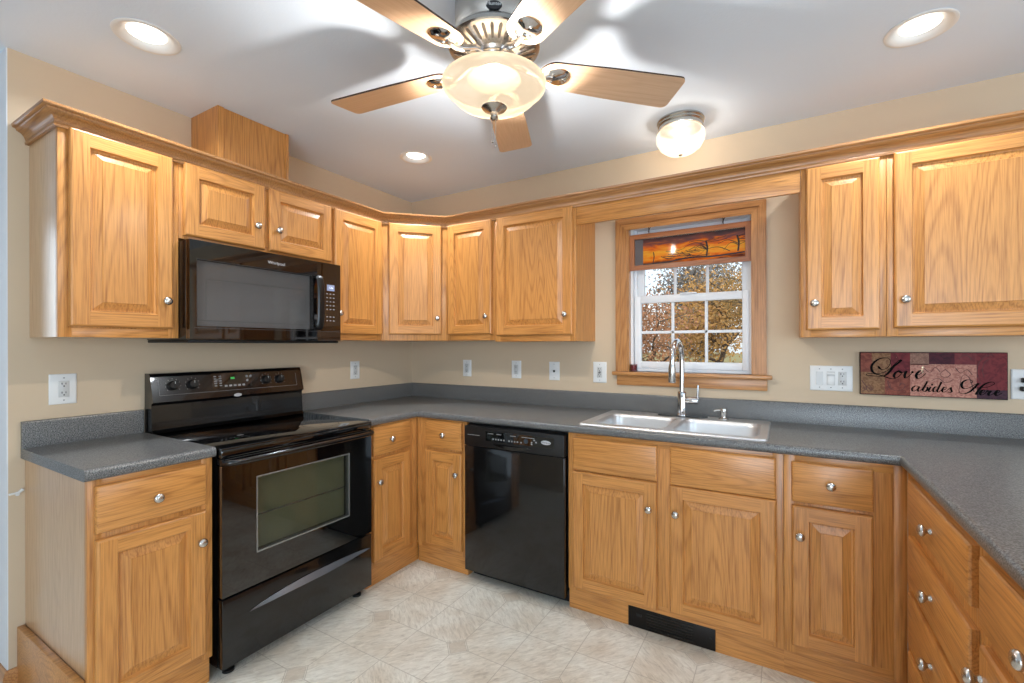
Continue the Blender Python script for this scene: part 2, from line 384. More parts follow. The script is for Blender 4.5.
# ------------------------------------------------------------------ kitchen window
win = bpy.data.objects.new('window_1', None); COL.objects.link(win); win.location = (WX0, 0, WZ0); win['kind'] = 'structure'
def wpart(name, bm, mat, parent=None):
    p = parent or win
    o = obj(name, bm, mat, p)
    o.matrix_parent_inverse = Matrix.Translation(-Vector(win.location)) if p is win else Matrix()
    return o
def mitre_frame(bm, x0, x1, z0, z1, w, yb, yf, top=True, bottom=True, bev=.004):
    # four mitred boards, stiles material 0, rails material 1
    def board(q, mi):
        a = [bm.verts.new((x, yb, z)) for x, z in q]; c = [bm.verts.new((x, yf, z)) for x, z in q]
        fs = [bm.faces.new(a), bm.faces.new(c[::-1])] + [bm.faces.new((a[i], c[i], c[(i + 1) % 4], a[(i + 1) % 4])) for i in range(4)]
        for f in fs: f.material_index = mi
    b0 = w if bottom else 0; t0 = w if top else 0
    board([(x0, z0), (x0 + w, z0 + b0), (x0 + w, z1 - t0), (x0, z1)], 0)
    board([(x1, z0), (x1, z1), (x1 - w, z1 - t0), (x1 - w, z0 + b0)], 0)
    if top: board([(x0, z1), (x0 + w, z1 - w), (x1 - w, z1 - w), (x1, z1)], 1)
    if bottom: board([(x0, z0), (x1, z0), (x1 - w, z0 + w), (x0 + w, z0 + w)], 1)
bm = B()
mitre_frame(bm, 1.656, 2.456, 1.152, 2.062, .052, -.001, -.014, bottom=False)
mitre_frame(bm, 1.662, 2.450, 1.152, 2.056, .026, -.014, -.020, bottom=False)
mitre_frame(bm, 1.704, 2.408, 1.152, 2.014, .022, -.014, -.017, bottom=False)
mitre_frame(bm, 1.726, 2.398, 1.152, 2.030, .010, .06, -.010, bottom=False)
wpart('casing', bm, [CASV, CASH])
bm = B(); box(bm, 1.640, 2.482, -.042, 0.0, 1.128, 1.150, .006); box(bm, 1.737, 2.39, 0, .04, 1.128, 1.150)
wpart('stool', bm, CASH)
bm = B(); box(bm, 1.664, 2.460, -.018, -.001, 1.068, 1.128, .004); wpart('apron', bm, CASH)
bm = B()   # vinyl frame lining the opening
for q in ((1.7365, 1.752), (2.374, 2.3895)): box(bm, q[0], q[1], .03, .135, 1.152, 2.018)
box(bm, 1.737, 2.389, .03, .135, 2.0, 2.018); box(bm, 1.737, 2.389, .035, .135, 1.151, 1.166)
for q in ((1.752, 1.766), (2.360, 2.374)): box(bm, q[0], q[1], .064, .076, 1.16, 2.0)
wpart('window_frame', bm, WHITEV)
def sash(name, x0, x1, z0, z1, y0, y1, gx0, gx1, gz0, gz1, rows):
    bm = B(); box(bm, x0, gx0, y0, y1, z0, z1, .004); box(bm, gx1, x1, y0, y1, z0, z1, .004); box(bm, gx0, gx1, y0, y1, z0, gz0, .003); box(bm, gx0, gx1, y0, y1, gz1, z1, .003)
    s = wpart(name, bm, WHITEV); ym = (y0 + y1) / 2
    bm = B()
    for i in (1, 2):
        c = gx0 + (gx1 - gx0) * i / 3; box(bm, c - .008, c + .008, ym - .006, ym + .006, gz0, gz1, .002)
    for i in range(1, rows):
        c = gz0 + (gz1 - gz0) * i / rows; box(bm, gx0, gx1, ym - .006, ym + .006, c - .008, c + .008, .002)
    wpart('muntin_grid', bm, WHITEV, s)
    bm = B(); box(bm, gx0, gx1, ym + .008, ym + .011, gz0, gz1); wpart('pane', bm, PANE, s)
    return s
ls = sash('lower_sash', 1.756, 2.372, 1.168, 1.600, .036, .066, 1.796, 2.340, 1.209, 1.556, 2)
sash('upper_sash', 1.758, 2.370, 1.560, 1.999, .078, .106, 1.806, 2.336, 1.604, 1.955, 2)
bm = B(); box(bm, 2.02, 2.11, .018, .036, 1.597, 1.606, .003); wpart('sash_lock', bm, WHITEV, ls)

# unseen openings get their own windows; the door is added for its light
for i, (nm, x0, x1, y0, y1, z0, z1, ax) in enumerate((('window_2', 5.5, 5.6, -3.1, -1.3, .85, 2.05, 'x'), ('window_3', -2.6, -2.5, -3.45, -2.55, .75, 2.25, 'x'), ('door_1', 2.5, 4.4, -5.6, -5.5, .05, 2.1, 'y'))):
    bm = B(); w = .05
    if ax == 'x':
        xm = (x0 + x1) / 2; a, b_ = xm - .025, xm + .025
        for q in ((y0, y0 + w), (y1 - w, y1), ((y0 + y1) / 2 - .02, (y0 + y1) / 2 + .02)): box(bm, a, b_, q[0], q[1], z0, z1)
        for q in ((z0, z0 + w), (z1 - w, z1), ((z0 + z1) / 2 - .02, (z0 + z1) / 2 + .02)): box(bm, a, b_, y0, y1, q[0], q[1])
    else:
        ym = (y0 + y1) / 2; a, b_ = ym - .025, ym + .025
        for q in ((x0, x0 + w), (x1 - w, x1), ((x0 + x1) / 2 - .04, (x0 + x1) / 2 + .04)): box(bm, q[0], q[1], a, b_, z0, z1)
        for q in ((z0, z0 + .08), (z1 - w, z1)): box(bm, x0, x1, a, b_, q[0], q[1])
    struct(nm, bm, WHITEV)

# ------------------------------------------------------------------ cabinets
def front_loops(bm, x0, x1, z0, z1, loops, mv=0, mh=1, cap_mi=0, back=True):
    """nested rectangles (inset, y): a moulded board facing -y"""
    rings = []
    for ins, y in loops:
        rings.append([bm.verts.new(p) for p in ((x0 + ins, y, z0 + ins), (x1 - ins, y, z0 + ins), (x1 - ins, y, z1 - ins), (x0 + ins, y, z1 - ins))])
    for a, c in zip(rings, rings[1:]):
        for k in range(4):
            f = bm.faces.new((a[k], a[(k + 1) % 4], c[(k + 1) % 4], c[k])); f.material_index = mh if k in (0, 2) else mv
    bm.faces.new(rings[-1]).material_index = cap_mi
    if back: bm.faces.new(rings[0][::-1]).material_index = mv
def flat_ring(bm, x0, x1, z0, z1, a, b_, y, mv=0, mh=1):
    """door frame face between insets a and b_: full-height stiles, rails between them"""
    def q(pts, mi): bm.faces.new([bm.verts.new((x, y, z)) for x, z in pts]).material_index = mi
    q([(x0 + a, z0 + a), (x0 + b_, z0 + a), (x0 + b_, z1 - a), (x0 + a, z1 - a)], mv)
    q([(x1 - b_, z0 + a), (x1 - a, z0 + a), (x1 - a, z1 - a), (x1 - b_, z1 - a)], mv)
    q([(x0 + b_, z0 + a), (x1 - b_, z0 + a), (x1 - b_, z0 + b_), (x0 + b_, z0 + b_)], mh)
    q([(x0 + b_, z1 - b_), (x1 - b_, z1 - b_), (x1 - b_, z1 - a), (x0 + b_, z1 - a)], mh)
def door_bm(x0, x1, z0, z1, yb):
    bm = B(); fr = .056
    def open_loops(loops, mv, mh, cap=None):
        rings = [[bm.verts.new(p) for p in ((x0 + i, y, z0 + i), (x1 - i, y, z0 + i), (x1 - i, y, z1 - i), (x0 + i, y, z1 - i))] for i, y in loops]
        for a, c in zip(rings, rings[1:]):
            for k in range(4):
                bm.faces.new((a[k], a[(k + 1) % 4], c[(k + 1) % 4], c[k])).material_index = mh if k in (0, 2) else mv
        if cap is not None: bm.faces.new(rings[-1]).material_index = cap
        return rings
    r = open_loops([(0, yb), (0, yb - .012), (.003, yb - .0175), (.008, yb - .020)], 0, 1); bm.faces.new(r[0][::-1])
    flat_ring(bm, x0, x1, z0, z1, .008, fr, yb - .020)
    open_loops([(fr, yb - .020), (fr + .0015, yb - .014), (fr + .005, yb - .0085)], 0, 1)
    open_loops([(fr + .005, yb - .0085), (fr + .009, yb - .0080), (fr + .036, yb - .0170), (fr + .0375, yb - .0195)], 0, 0, 0)
    return bm
def drawer_bm(x0, x1, z0, z1, yb):
    bm = B(); front_loops(bm, x0, x1, z0, z1, [(0, yb), (0, yb - .0130), (.003, yb - .0175), (.0085, yb - .020)], 1, 1, 1); return bm
KNOB = [(.0, 0), (.0085, 0), (.0085, .003), (.0062, .006), (.0066, .010), (.0110, .0135), (.0158, .0175), (.0168, .0210), (.0155, .0255), (.0115, .0288), (.006, .0306), (0, .031)]
def knob(parent, x, y, z):
    bm = B(); lathe(bm, KNOB, (0, 0, 0), 20, axis='y'); k = obj('knob', bm, NICKEL, parent, (x, y, z), angle=60); return k
def cabinet(name, label, group, loc, rotz, w, d, z0, z1, doors=(), drawers=(), falses=(), toe=None, side=OAKV, frame_z0=None, body=None, frame_z1=None):
    t = thing(name, label, 'cabinet', loc, rotz, group)
    fz = z0 if frame_z0 is None else frame_z0
    e = .0006
    bm = B()
    if body: prism(bm, body, z0, z1)
    else: box(bm, e, w - e, -(d - .019), -e, z0, z1)
    obj('body', bm, side, t)
    ft = frame_z1 or z1; bm = B(); box(bm, .038, w - .038, -d, -(d - .019), fz, fz + .034, .0006, 1); box(bm, .038, w - .038, -d, -(d - .019), ft - .034, ft, .0006, 1); box(bm, .038, w - .038, -d, -(d - .019), fz + .034, ft - .034, .0006)
    for q in ((e, .038), (w - .038, w - e)): box(bm, q[0], q[1], -d, -(d - .019), fz, ft, .0006)
    obj('face_frame', bm, OAK2, t)
    for x0, x1, a, b_, kx, kz in doors:
        dr = obj('door', door_bm(x0, x1, a, b_, -d - .0005), OAK2, t, angle=25); knob(dr, kx, -d - .0205, kz)
    for x0, x1, a, b_, kx, kz in drawers:
        dr = obj('drawer_front', drawer_bm(x0, x1, a, b_, -d - .0005), OAK2, t, angle=25); knob(dr, kx, -d - .0205, kz)
    for x0, x1, a, b_ in falses: obj('false_front', drawer_bm(x0, x1, a, b_, -d - .0005), OAK2, t, angle=25)
    if toe:
        bm = B(); box(bm, toe[0], toe[1], -toe[2], -.05, 0, fz - .0005); obj('toe_kick', bm, OAKH, t)
    return t
LW = PI / 2; RW = -PI / 2
UD, BZ, TZ = .305, 1.340, 2.102
G1 = 'oak wall cabinets'
def left_x(y, y0): return y - y0       # along the left wall local x = y - y0
cabinet('wall_cabinet', 'oak wall cabinet at the far left, tall single door, left of the microwave', G1, (0.0006, -2.133, 0), LW, .379, UD, BZ, TZ,
        doors=[(.028, .353, 1.379, 2.097, .324, 1.492)], side=VENEER)
cabinet('wall_cabinet', 'short two-door oak wall cabinet directly above the black microwave', G1, (0.0006, -1.754, 0), LW, .764, UD, 1.768, TZ,
        doors=[(.016, .371, 1.782, 2.097, .324, 1.888), (.393, .758, 1.782, 2.097, .433, 1.888)])
cabinet('wall_cabinet', 'narrow oak wall cabinet just right of the microwave, beside the corner', G1, (0.0006, -.990, 0), LW, .380, UD, BZ, TZ,
        doors=[(.015, .371, 1.375, 2.097, .038, 1.495)])
# diagonal corner cabinet
t = thing('corner_wall_cabinet', 'diagonal oak wall cabinet set across the room corner', 'cabinet', (0.0006, -.0006, 0), 0, G1)
bm = B(); prism(bm, [(0, 0), (0, -.608), (.289, -.608), (.595, -.302), (.595, -.286), (.608, -.286), (.608, 0)], BZ, TZ); obj('body', bm, OAKV, t)
cor = bpy.data.objects.new('corner_front', None)
ln = math.hypot(.303, .303)
fr = B(); box(fr, 0, ln, -.019, 0, BZ, TZ, .001)
fo = obj('face_frame', fr, OAK2, t, (.305, -.608, 0), (0, 0, PI / 4)); fo.location = (.292, -.594, 0)
do = obj('door', door_bm(.046, ln - .046, 1.379, 2.097, -.0195), OAK2, t, (.292, -.594, 0), (0, 0, PI / 4), angle=25)
knob(do, ln - .046 - .03, -.0395, 1.487)
bpy.data.objects.remove(cor)
cabinet('wall_cabinet', 'narrow oak wall cabinet on the back wall, next to the diagonal corner one', G1, (.610, -.0006, 0), 0, .370, UD, BZ, TZ,
        doors=[(.006, .351, 1.379, 2.097, .318, 1.490)])
cabinet('wall_cabinet', 'wide oak wall cabinet left of the window, with light side panel showing', G1, (.980, -.0006, 0), 0, .543, UD, 1.331, TZ,
        doors=[(.018, .526, 1.368, 2.095, .485, 1.483)], side=OAKV)
cabinet('wall_cabinet', 'narrow oak wall cabinet right of the window, above the triple switch plate', G1, (2.598, -.0006, 0), 0, .300, UD, BZ, TZ,
        doors=[(.019, .277, 1.370, 2.083, .050, 1.487)])
cabinet('wall_cabinet', 'wide oak wall cabinet at the right edge, above the wall plaque', G1, (2.898, -.0006, 0), 0, .600, UD, BZ, TZ,
        doors=[(.022, .578, 1.374, 2.088, .055, 1.488)])
bm = B(); box(bm, 1.5245, 2.5965, -.305, -.287, 1.987, 2.102, .001); tag(obj('valance', bm, OAKH), 'oak valance board spanning above the window between wall cabinets', 'valance')
# crown
CP = [(.0006, 2.086), (.010, 2.086), (.012, 2.093), (.009, 2.097), (.010, 2.105), (.014, 2.116), (.022, 2.126), (.034, 2.132), (.036, 2.139), (.044, 2.141), (.047, 2.147), (.047, 2.154), (.0006, 2.154)]
bm = B()
sweep(bm, [(0.001, -2.133), (.305, -2.133), (.305, -.607), (.608, -.305), (3.50, -.305), (3.50, -.001)], [(o + .0006, z + .0005) for o, z in CP], mi=0)
# the flat board that closes the crown onto the cabinet tops
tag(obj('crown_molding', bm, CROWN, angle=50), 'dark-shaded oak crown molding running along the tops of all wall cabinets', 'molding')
# duct cover
t = thing('duct_cover', 'oak duct cover box rising to the ceiling above the microwave cabinet', 'duct cover', (0, -1.565, 2.1027))
bm = B(); box(bm, .001, .236, 0, .358, 0, .3345); obj('body', bm, OAKV, t)
bm = B(); box(bm, .236, .240, .03, .345, 0, .3345); obj('front_panel', bm, OAKV, t)
bm = B(); box(bm, .2362, .247, 0, .028, 0, .3345, .001); obj('corner_strip', bm, OAKV, t)
bm = B(); box(bm, .2362, .247, .340, .358, 0, .3345, .001); obj('corner_strip', bm, OAKV, t)

G2 = 'oak base cabinets'
CT = .8755
cabinet('base_cabinet', 'oak base cabinet left of the black range, one drawer over one door', G2, (0.0006, -2.146, 0), LW, .374, .61, .10, CT,
        doors=[(.018, .346, .130, .680, .322, .567)], drawers=[(.018, .346, .700, .855, .182, .775)], toe=(.006, .368, .598), side=VENEER)
cabinet('base_cabinet', 'narrow oak base cabinet right of the range, facing away from the left wall', G2, (0.0006, -1.000, 0), LW, .388, .61, .10, CT,
        doors=[(.032, .312, .135, .692, .060, .566)], drawers=[(.032, .312, .710, .866, .150, .786)], toe=(0, .412, .598))
cabinet('base_cabinet', 'narrow oak base cabinet in the corner, left of the dishwasher', G2, (.6105, -.0006, 0), 0, .3725, .61, .10, CT,
        doors=[(.078, .345, .132, .690, .317, .572)], drawers=[(.078, .345, .706, .866, .224, .788)], toe=(0, .3715, .598))
cabinet('sink_base_cabinet', 'wide oak sink base cabinet under the steel sink, two doors', G2, (1.606, -.0006, 0), 0, .924, .61, .10, .70,
        doors=[(.028, .436, .118, .690, .402, .570), (.490, .900, .126, .690, .518, .570)], falses=[(.030, .436, .698, .855), (.492, .898, .692, .857)], toe=(0, .924, .598), frame_z0=.10, frame_z1=CT)
cabinet('base_cabinet', 'narrow oak base cabinet right of the sink base, one drawer over door', G2, (2.530, -.0006, 0), 0, .378, .61, .10, CT,
        doors=[(.027, .281, .135, .683, .054, .570)], drawers=[(.027, .281, .697, .852, .152, .777)], toe=(0, .378, .598))
cabinet('drawer_cabinet', 'oak four-drawer base cabinet in the right-hand run near the corner', G2, (3.518, -.614, 0), RW, .708, .61, .10, CT,
        drawers=[(.100, .690, .714, .853, .395, .778), (.100, .690, .500, .664, .395, .590), (.100, .690, .300, .478, .395, .398), (.100, .690, .115, .278, .395, .20)], toe=(-.01, .708, .598))
cabinet('base_cabinet', 'oak base cabinet at the right edge of the run, nearest the viewer', G2, (3.518, -1.323, 0), RW, .60, .61, .10, CT,
        doors=[(.044, .30, .135, .665, .065, .60), (.31, .57, .135, .665, .54, .60)], drawers=[(.044, .57, .700, .854, .307, .777)], toe=(0, .60, .598))
# sink base face rail above its low body
# side plinth board by the left cabinet
bm = B(); box(bm, .002, .598, -2.168, -2.1475, 0.0, .235, .002); tag(obj('plinth_board', bm, OAKY, angle=30), 'thick oak plinth board along the foot of the left base cabinet side', 'plinth')

# ------------------------------------------------------------------ countertops
def nose(z=.914, inner=0.0):
    pr = [(inner, .876)]
    for i in range(9):
        a = -PI / 2 + i * PI / 8
        pr.append((.016 + .009 * math.cos(a) if False else .0125 + .0125 * math.cos(a), .895 + .019 * math.sin(a)))
    return pr + [(inner, .914)]
def rect_top(bm, x0, x1, y0, y1): box(bm, x0, x1, y0, y1, .8763, .914)
SP = [(0, .9142), (.0, .9142), (.019, .9142), (.019, 1.006), (.016, 1.0145), (.012, 1.0165), (.001, 1.0165), (.001, .9142)]
def splash(bm, path):
    sweep(bm, path, [(.0012, .9142), (.0195, .9142), (.0195, 1.008), (.0165, 1.015), (.012, 1.017), (.0012, 1.017)])
t = thing('countertop', 'short dark grey countertop left of the range, on one base cabinet', 'countertop', (0, -2.157, .876), 0, 'dark grey countertops')
def tpart(name, bm, mat, t, **kw):
    o = obj(name, bm, mat, t, **kw); o.matrix_parent_inverse = Matrix.Translation(-Vector(t.location)); return o
bm = B(); rect_top(bm, .001, .610, -2.157, -1.7685); sweep(bm, [(.610, -2.157), (.610, -1.7685)], nose()); tpart('worktop', bm, COUNTER, t)
bm = B(); splash(bm, [(0, -2.157), (0, -1.7685)]); tpart('backsplash', bm, COUNTER, t)
t = thing('countertop', 'long dark grey countertop from the range round to the right, holding the sink', 'countertop', (0, -.5, .876), 0, 'dark grey countertops')
bm = B()
SX0, SX1, SY0, SY1 = 1.668, 2.456, -.585, -.072      # sink cut-out
rect_top(bm, .001, .610, -1.0005, -.001)
rect_top(bm, .610, SX0, -.610, -.001); rect_top(bm, SX1, 2.908, -.610, -.001); rect_top(bm, SX0, SX1, -.610, SY0); rect_top(bm, SX0, SX1, SY1, -.001)
rect_top(bm, 2.908, 3.56, -2.0, -.001)
sweep(bm, [(.610, -1.0005), (.610, -.610), (2.908, -.610), (2.908, -2.0)], nose())
tpart('worktop', bm, COUNTER, t)
bm = B(); splash(bm, [(0, -1.0005), (0, 0), (3.56, 0)]); tpart('backsplash', bm, COUNTER, t)

# ------------------------------------------------------------------ sink
def rrect(x0, x1, y0, y1, r, n=6):
    out = []
    for cx, cy, a0 in ((x1 - r, y1 - r, 0), (x0 + r, y1 - r, PI / 2), (x0 + r, y0 + r, PI), (x1 - r, y0 + r, 1.5 * PI)):
        for i in range(n + 1): a = a0 + PI / 2 * i / n; out.append((cx + r * math.cos(a), cy + r * math.sin(a)))
    return out
sink = thing('kitchen_sink', 'double-bowl stainless steel sink set in the countertop below the window', 'sink', (2.06, -.33, .914))
BW = [(1.700, 2.052, -.545, -.185), (2.086, 2.440, -.558, -.185)]
bm = B(); edges = []
def ring_edges(bm, pts, z):
    vs = [bm.verts.new((p[0], p[1], z)) for p in pts]; return vs, [bm.edges.new((vs[i], vs[(i + 1) % len(vs)])) for i in range(len(vs))]
o_v, e1 = ring_edges(bm, rrect(1.652, 2.472, -.594, -.058, .02), .921); edges += e1
inn = []
for q in BW: vs, e1 = ring_edges(bm, rrect(*q, .05), .921); edges += e1
bmesh.ops.triangle_fill(bm, edges=edges, use_beauty=True)
for f in bm.faces:
    f.normal_update()
    if f.normal.z < 0: f.normal_flip()
lo = [bm.verts.new((p[0], p[1], .9145)) for p in rrect(1.648, 2.476, -.598, -.054, .022)]
for i in range(len(lo)): bm.faces.new((o_v[i], lo[i], lo[(i + 1) % len(lo)], o_v[(i + 1) % len(lo)]))
tpart('rim', bm, STEEL, sink, angle=30)
for q in BW:
    bm = B(); rings = []
    for ins, z, r in ((0, .921, .05), (.004, .917, .05), (.010, .90, .05), (.016, .765, .05), (.028, .748, .045), (.05, .742, .04)):
        rings.append([bm.verts.new((p[0], p[1], z)) for p in rrect(q[0] + ins, q[1] - ins, q[2] + ins, q[3] - ins, r)])
    for a, c in zip(rings, rings[1:]):
        for i in range(len(a)): bm.faces.new((a[i], a[(i + 1) % len(a)], c[(i + 1) % len(a)], c[i]))
    bm.faces.new(rings[-1])
    bowl = tpart('bowl', bm, STEEL, sink)
    bm = B(); lathe(bm, [(0, 0), (.02, 0), (.022, .002), (.036, .002), (.040, .0005)], ((q[0] + q[1]) / 2 - 2.06, (q[2] + q[3]) / 2 + .33, .7424 - .914), 24); obj('drain', bm, CHROME, bowl)
    bowl.children[0].matrix_parent_inverse = bowl.matrix_local.inverted() if False else Matrix()
    bowl.children[0].location = sink.location

# ------------------------------------------------------------------ faucet and soap pump
fc = thing('faucet', 'tall chrome pull-down faucet standing behind the sink bowls', 'faucet', (2.056, -.112, .9215))
bm = B(); prism(bm, [(p[0], p[1]) for p in rrect(-.128, .130, -.03, .03, .029)], 0, .005); obj('deck_plate', bm, BLACKG, fc)
bm = B(); lathe(bm, [(0, .0052), (.027, .0052), (.027, .012), (.0235, .016), (.0235, .125), (.021, .131), (.0145, .134), (0, .134)], n=28); obj('body', bm, CHROME, fc)
bm = B(); pth = [(0, 0, .12), (0, 0, .2), (0, 0, .30)]
R = .085; dx, dy = -.10, -.995
for i in range(1, 13):
    a = PI * i / 12 * .98; pth.append((dx * R * (1 - math.cos(a)), dy * R * (1 - math.cos(a)), .30 + R * 1.25 * math.sin(a)))
pth += [(dx * R * 2.0, dy * R * 2.0, .285)]
tube(bm, pth, .0135, 16); obj('spout', bm, CHROME, fc)
bm = B(); lathe(bm, [(0, 0), (.016, 0), (.0185, .004), (.0185, .07), (.0165, .085), (.0148, .095), (0, .095)], (dx * R * 2.0, dy * R * 2.0, .192), 24); obj('spray_head', bm, NICKEL, fc)
bm = B(); lathe(bm, [(0, .018), (.0175, .018), (.0175, .078), (.016, .082), (0, .082)], (0, 0, .088), 24, axis='x'); obj('valve', bm, CHROME, fc)
bm = B(); tube(bm, [(.078, 0, .08), (.080, -.002, .11), (.083, -.004, .172)], [.0075, .0065, .0055], 12); obj('lever', bm, CHROME, fc)
sp = thing('soap_pump', 'small brushed soap dispenser pump on the right rear of the sink', 'soap dispenser', (2.262, -.112, .9215))
bm = B(); lathe(bm, [(0, 0), (.024, 0), (.024, .004), (.014, .009), (.012, .02), (.0165, .03), (.0165, .052), (.015, .056), (0, .057)], n=20); obj('body', bm, NICKEL, sp)
bm = B(); tube(bm, [(-.005, 0, .047), (-.035, -.012, .045), (-.046, -.016, .040)], [.006, .005, .004], 10); obj('nozzle', bm, NICKEL, sp)

# ------------------------------------------------------------------ range
rg = thing('electric_range', 'black glass-top electric range between the left base cabinets', 'range', (0, -1.7625, 0), LW)
RW_ = .756     # local x 0..RW_, front -y
bm = B(); box(bm, .004, RW_ - .004, -.615, -.012, .045, .895); obj('body', bm, BLACK, rg)
bm = B(); box(bm, 0, RW_, -.652, -.012, .8955, .9085, .004); box(bm, .001, RW_ - .001, -.655, -.63, .868, .9005, .006); obj('cooktop', bm, BLACKG, rg)
RING = plain('burner_ring_print', (52, 52, 54), .2)
def burner(cx, cy, rs):
    bm = B()
    for r in rs:
        lathe(bm, [(r - .0022, .9088), (r, .9088)], (cx, cy, 0), 48)
    lathe(bm, [(0, .9088), (.006, .9088)], (cx, cy, 0), 16)
    obj('burner_ring', bm, RING, rg)
burner(.19, -.50, (.115, .085)); burner(.56, -.50, (.088,)); burner(.19, -.21, (.085,)); burner(.56, -.21, (.108, .08))
# back guard
bm = B()
prf = [(-.004, .896), (-.088, .910), (-.075, .925), (-.068, 1.036), (-.072, 1.045), (-.086, 1.05), (-.084, 1.058), (-.058, 1.165), (-.048, 1.180), (-.004, 1.181)]
a = [bm.verts.new((.002, y, z)) for y, z in prf]; c = [bm.verts.new((RW_ - .002, y, z)) for y, z in prf]
bm.faces.new(a); bm.faces.new(c[::-1])
for i in range(len(prf)): bm.faces.new((a[i], c[i], c[(i + 1) % len(prf)], a[(i + 1) % len(prf)]))
guard = obj('backguard', bm, BLACK, rg, angle=20)
def gp(z): return -.084 + (z - 1.058) * (.026 / .107)   # face of the tilted panel
bm = B()
ux, uz = (1, 0, 0), Vector((0, .026, .107)).normalized()
gy = gp(1.118) - .0006
def gpt(x, z): return Vector((x, gp(z), z))
def gquad(bm, x0, x1, z0, z1, lift, mi=0):
    n = Vector((0, -uz.z, uz.y)) * lift
    bm.faces.new([bm.verts.new(gpt(x, z) + n) for x, z in ((x0, z0), (x1, z0), (x1, z1), (x0, z1))]).material_index = mi
DISP = plain('clock_display_green', (60, 170, 80), .4, emit=.45)
for q in ((.030, .715, 1.0795, 1.0805), (.0300, .0310, 1.0795, 1.150), (.714, .715, 1.0795, 1.150)): gquad(bm, *q, .0010)
for i in range(5): gquad(bm, .316 + i * .022, .330 + i * .022, 1.099, 1.108, .0010)
for i in range(2):
    for j in range(5): gquad(bm, .268 + i * .024, .280 + i * .024, 1.104 + j * .0115, 1.109 + j * .0115, .0010)
for i in range(3): lathe(bm, [(0, 0), (.0065, 0)], tuple(gpt(.432 + (i % 2) * .02, 1.147 - (i // 2) * .022 ) + Vector((0, -.002, 0))), 12, axis='y')
for cx in (.088, .170, .535, .614):
    for k in range(9):
        an = math.radians(-130 + k * 32); gquad(bm, cx + .031 * math.sin(an) - .0014, cx + .031 * math.sin(an) + .0014, 1.122 + .031 * math.cos(an) - .0014, 1.122 + .031 * math.cos(an) + .0014, .0010)
obj('panel_print', bm, GREYP, guard, angle=20)
bm = B(); gquad(bm, .258, .455, 1.092, 1.168, .0006); obj('control_display', bm, BLACKG, guard)
bm = B(); gquad(bm, .349, .368, 1.136, 1.146, .0012); text_into(bm, '1:26', .014, gpt(.358, 1.1405), ux, uz, .0016, 0); obj('clock_display', bm, DISP, guard)
for cx in (.088, .170, .535, .614):
    bm = B(); lathe(bm, [(0, 0), (.024, 0), (.023, .008), (.019, .018), (.017, .020), (0, .020)], (0, 0, 0), 28, axis='y'); box(bm, -.0035, .0035, -.024, -.018, -.016, .016, .001)
    k = obj('knob', bm, BLACKM, rg, tuple(gpt(cx, 1.122) + Vector((0, -.001, 0))), (-.24, 0, math.radians(0)))
    bm = B(); box(bm, -.001, .001, -.0246, -.0242, .004, .015); obj('pointer_mark', bm, WHITEP, k)
bm = B(); lathe(bm, [(0, 0), (.020, 0)], (0, 0, 0), 24, axis='y')
lg = obj('badge', bm, LOGO, rg, (.374, -.0865, 1.0515), (0, 0, 0)); lg.scale = (1, 1, .42); lg.location = (.374, -.0875, 1.0535)
# oven door, handle, window
bm = B()
DY = -.655
wx0, wx1, wz0, wz1 = .142, .606, .458, .766
for q in ((0.004, wx0, .325, .838), (wx1, RW_ - .004, .325, .838), (wx0, wx1, .325, wz0), (wx0, wx1, wz1, .838)): box(bm, q[0], q[1], DY, -.617, q[2], q[3])
door = obj('oven_door', bm, BLACKG, rg)
bm = B(); front_loops(bm, wx0 - .004, wx1 + .004, wz0 - .004, wz1 + .004, [(0, DY - .0012), (.003, DY - .0016), (.006, DY - .0012), (.0061, DY + .02)], 0, 0, 0, back=False)
bm.faces.ensure_lookup_table(); bm.faces.remove(bm.faces[-1])
obj('window_trim', bm, plain('window_trim_grey', (150, 152, 150), .25, .6), door)
bm = B(); box(bm, wx0, wx1, DY + .002, DY + .006, wz0, wz1); obj('window_glass', bm, OVENG, door)
bm = B()
q = [(wx0 + .002, -.616), (wx1 - .002, -.616)]
box(bm, wx0 - .05, wx1 + .05, -.6165, -.6155, wz0 - .03, wz1 + .02)
obj('oven_cavity', bm, OVENIN, rg)
bm = B()
for z in (.60,): tube(bm, [(wx0 + .003, -.628, z), (wx1 - .003, -.628, z)], .0025, 6)
obj('oven_rack', bm, NICKEL, rg)
bm = B(); box(bm, .004, RW_ - .004, DY - .002, -.617, .839, .866, .004)
hp = [(.012, DY - .002, .852), (.03, DY - .030, .853), (.10, DY - .040, .853), (.378, DY - .044, .853), (.656, DY - .040, .853), (.726, DY - .030, .853), (.744, DY - .002, .852)]
tube(bm, smooth_path(hp, 5), .0125, 12); obj('door_handle', bm, BLACK, rg)
# drawer with a curved pull
bm = B(); box(bm, .004, RW_ - .004, DY, -.617, .045, .316, .004)
dr = obj('storage_drawer', bm, BLACK, rg)
bm = B(); n = 24; up_, lo_ = [], []
for i in range(n + 1):
    u = i / n; x = .105 + u * .64; s = math.sin(PI * u) ** .8
    zc = .226 + .012 * s + .050 * max(0, u - .55) ** 1.3
    up_.append((x, zc + .026 * s ** .8, -.002 - .002 * s)); lo_.append((x, zc - .0005, -.022 * s - .001))
va = [bm.verts.new((x, DY + y, z)) for x, z, y in up_]; vb = [bm.verts.new((x, DY + y, z)) for x, z, y in lo_]; vc = [bm.verts.new((x, DY - .0005, z - .012 * math.sin(PI * i / n))) for i, (x, z, y) in enumerate(lo_)]
for i in range(n):
    bm.faces.new((va[i], va[i + 1], vb[i + 1], vb[i])); bm.faces.new((vb[i], vb[i + 1], vc[i + 1], vc[i]))
obj('pull', bm, plain('drawer_pull_gloss', (120, 124, 130), .22, .6), dr, angle=60)
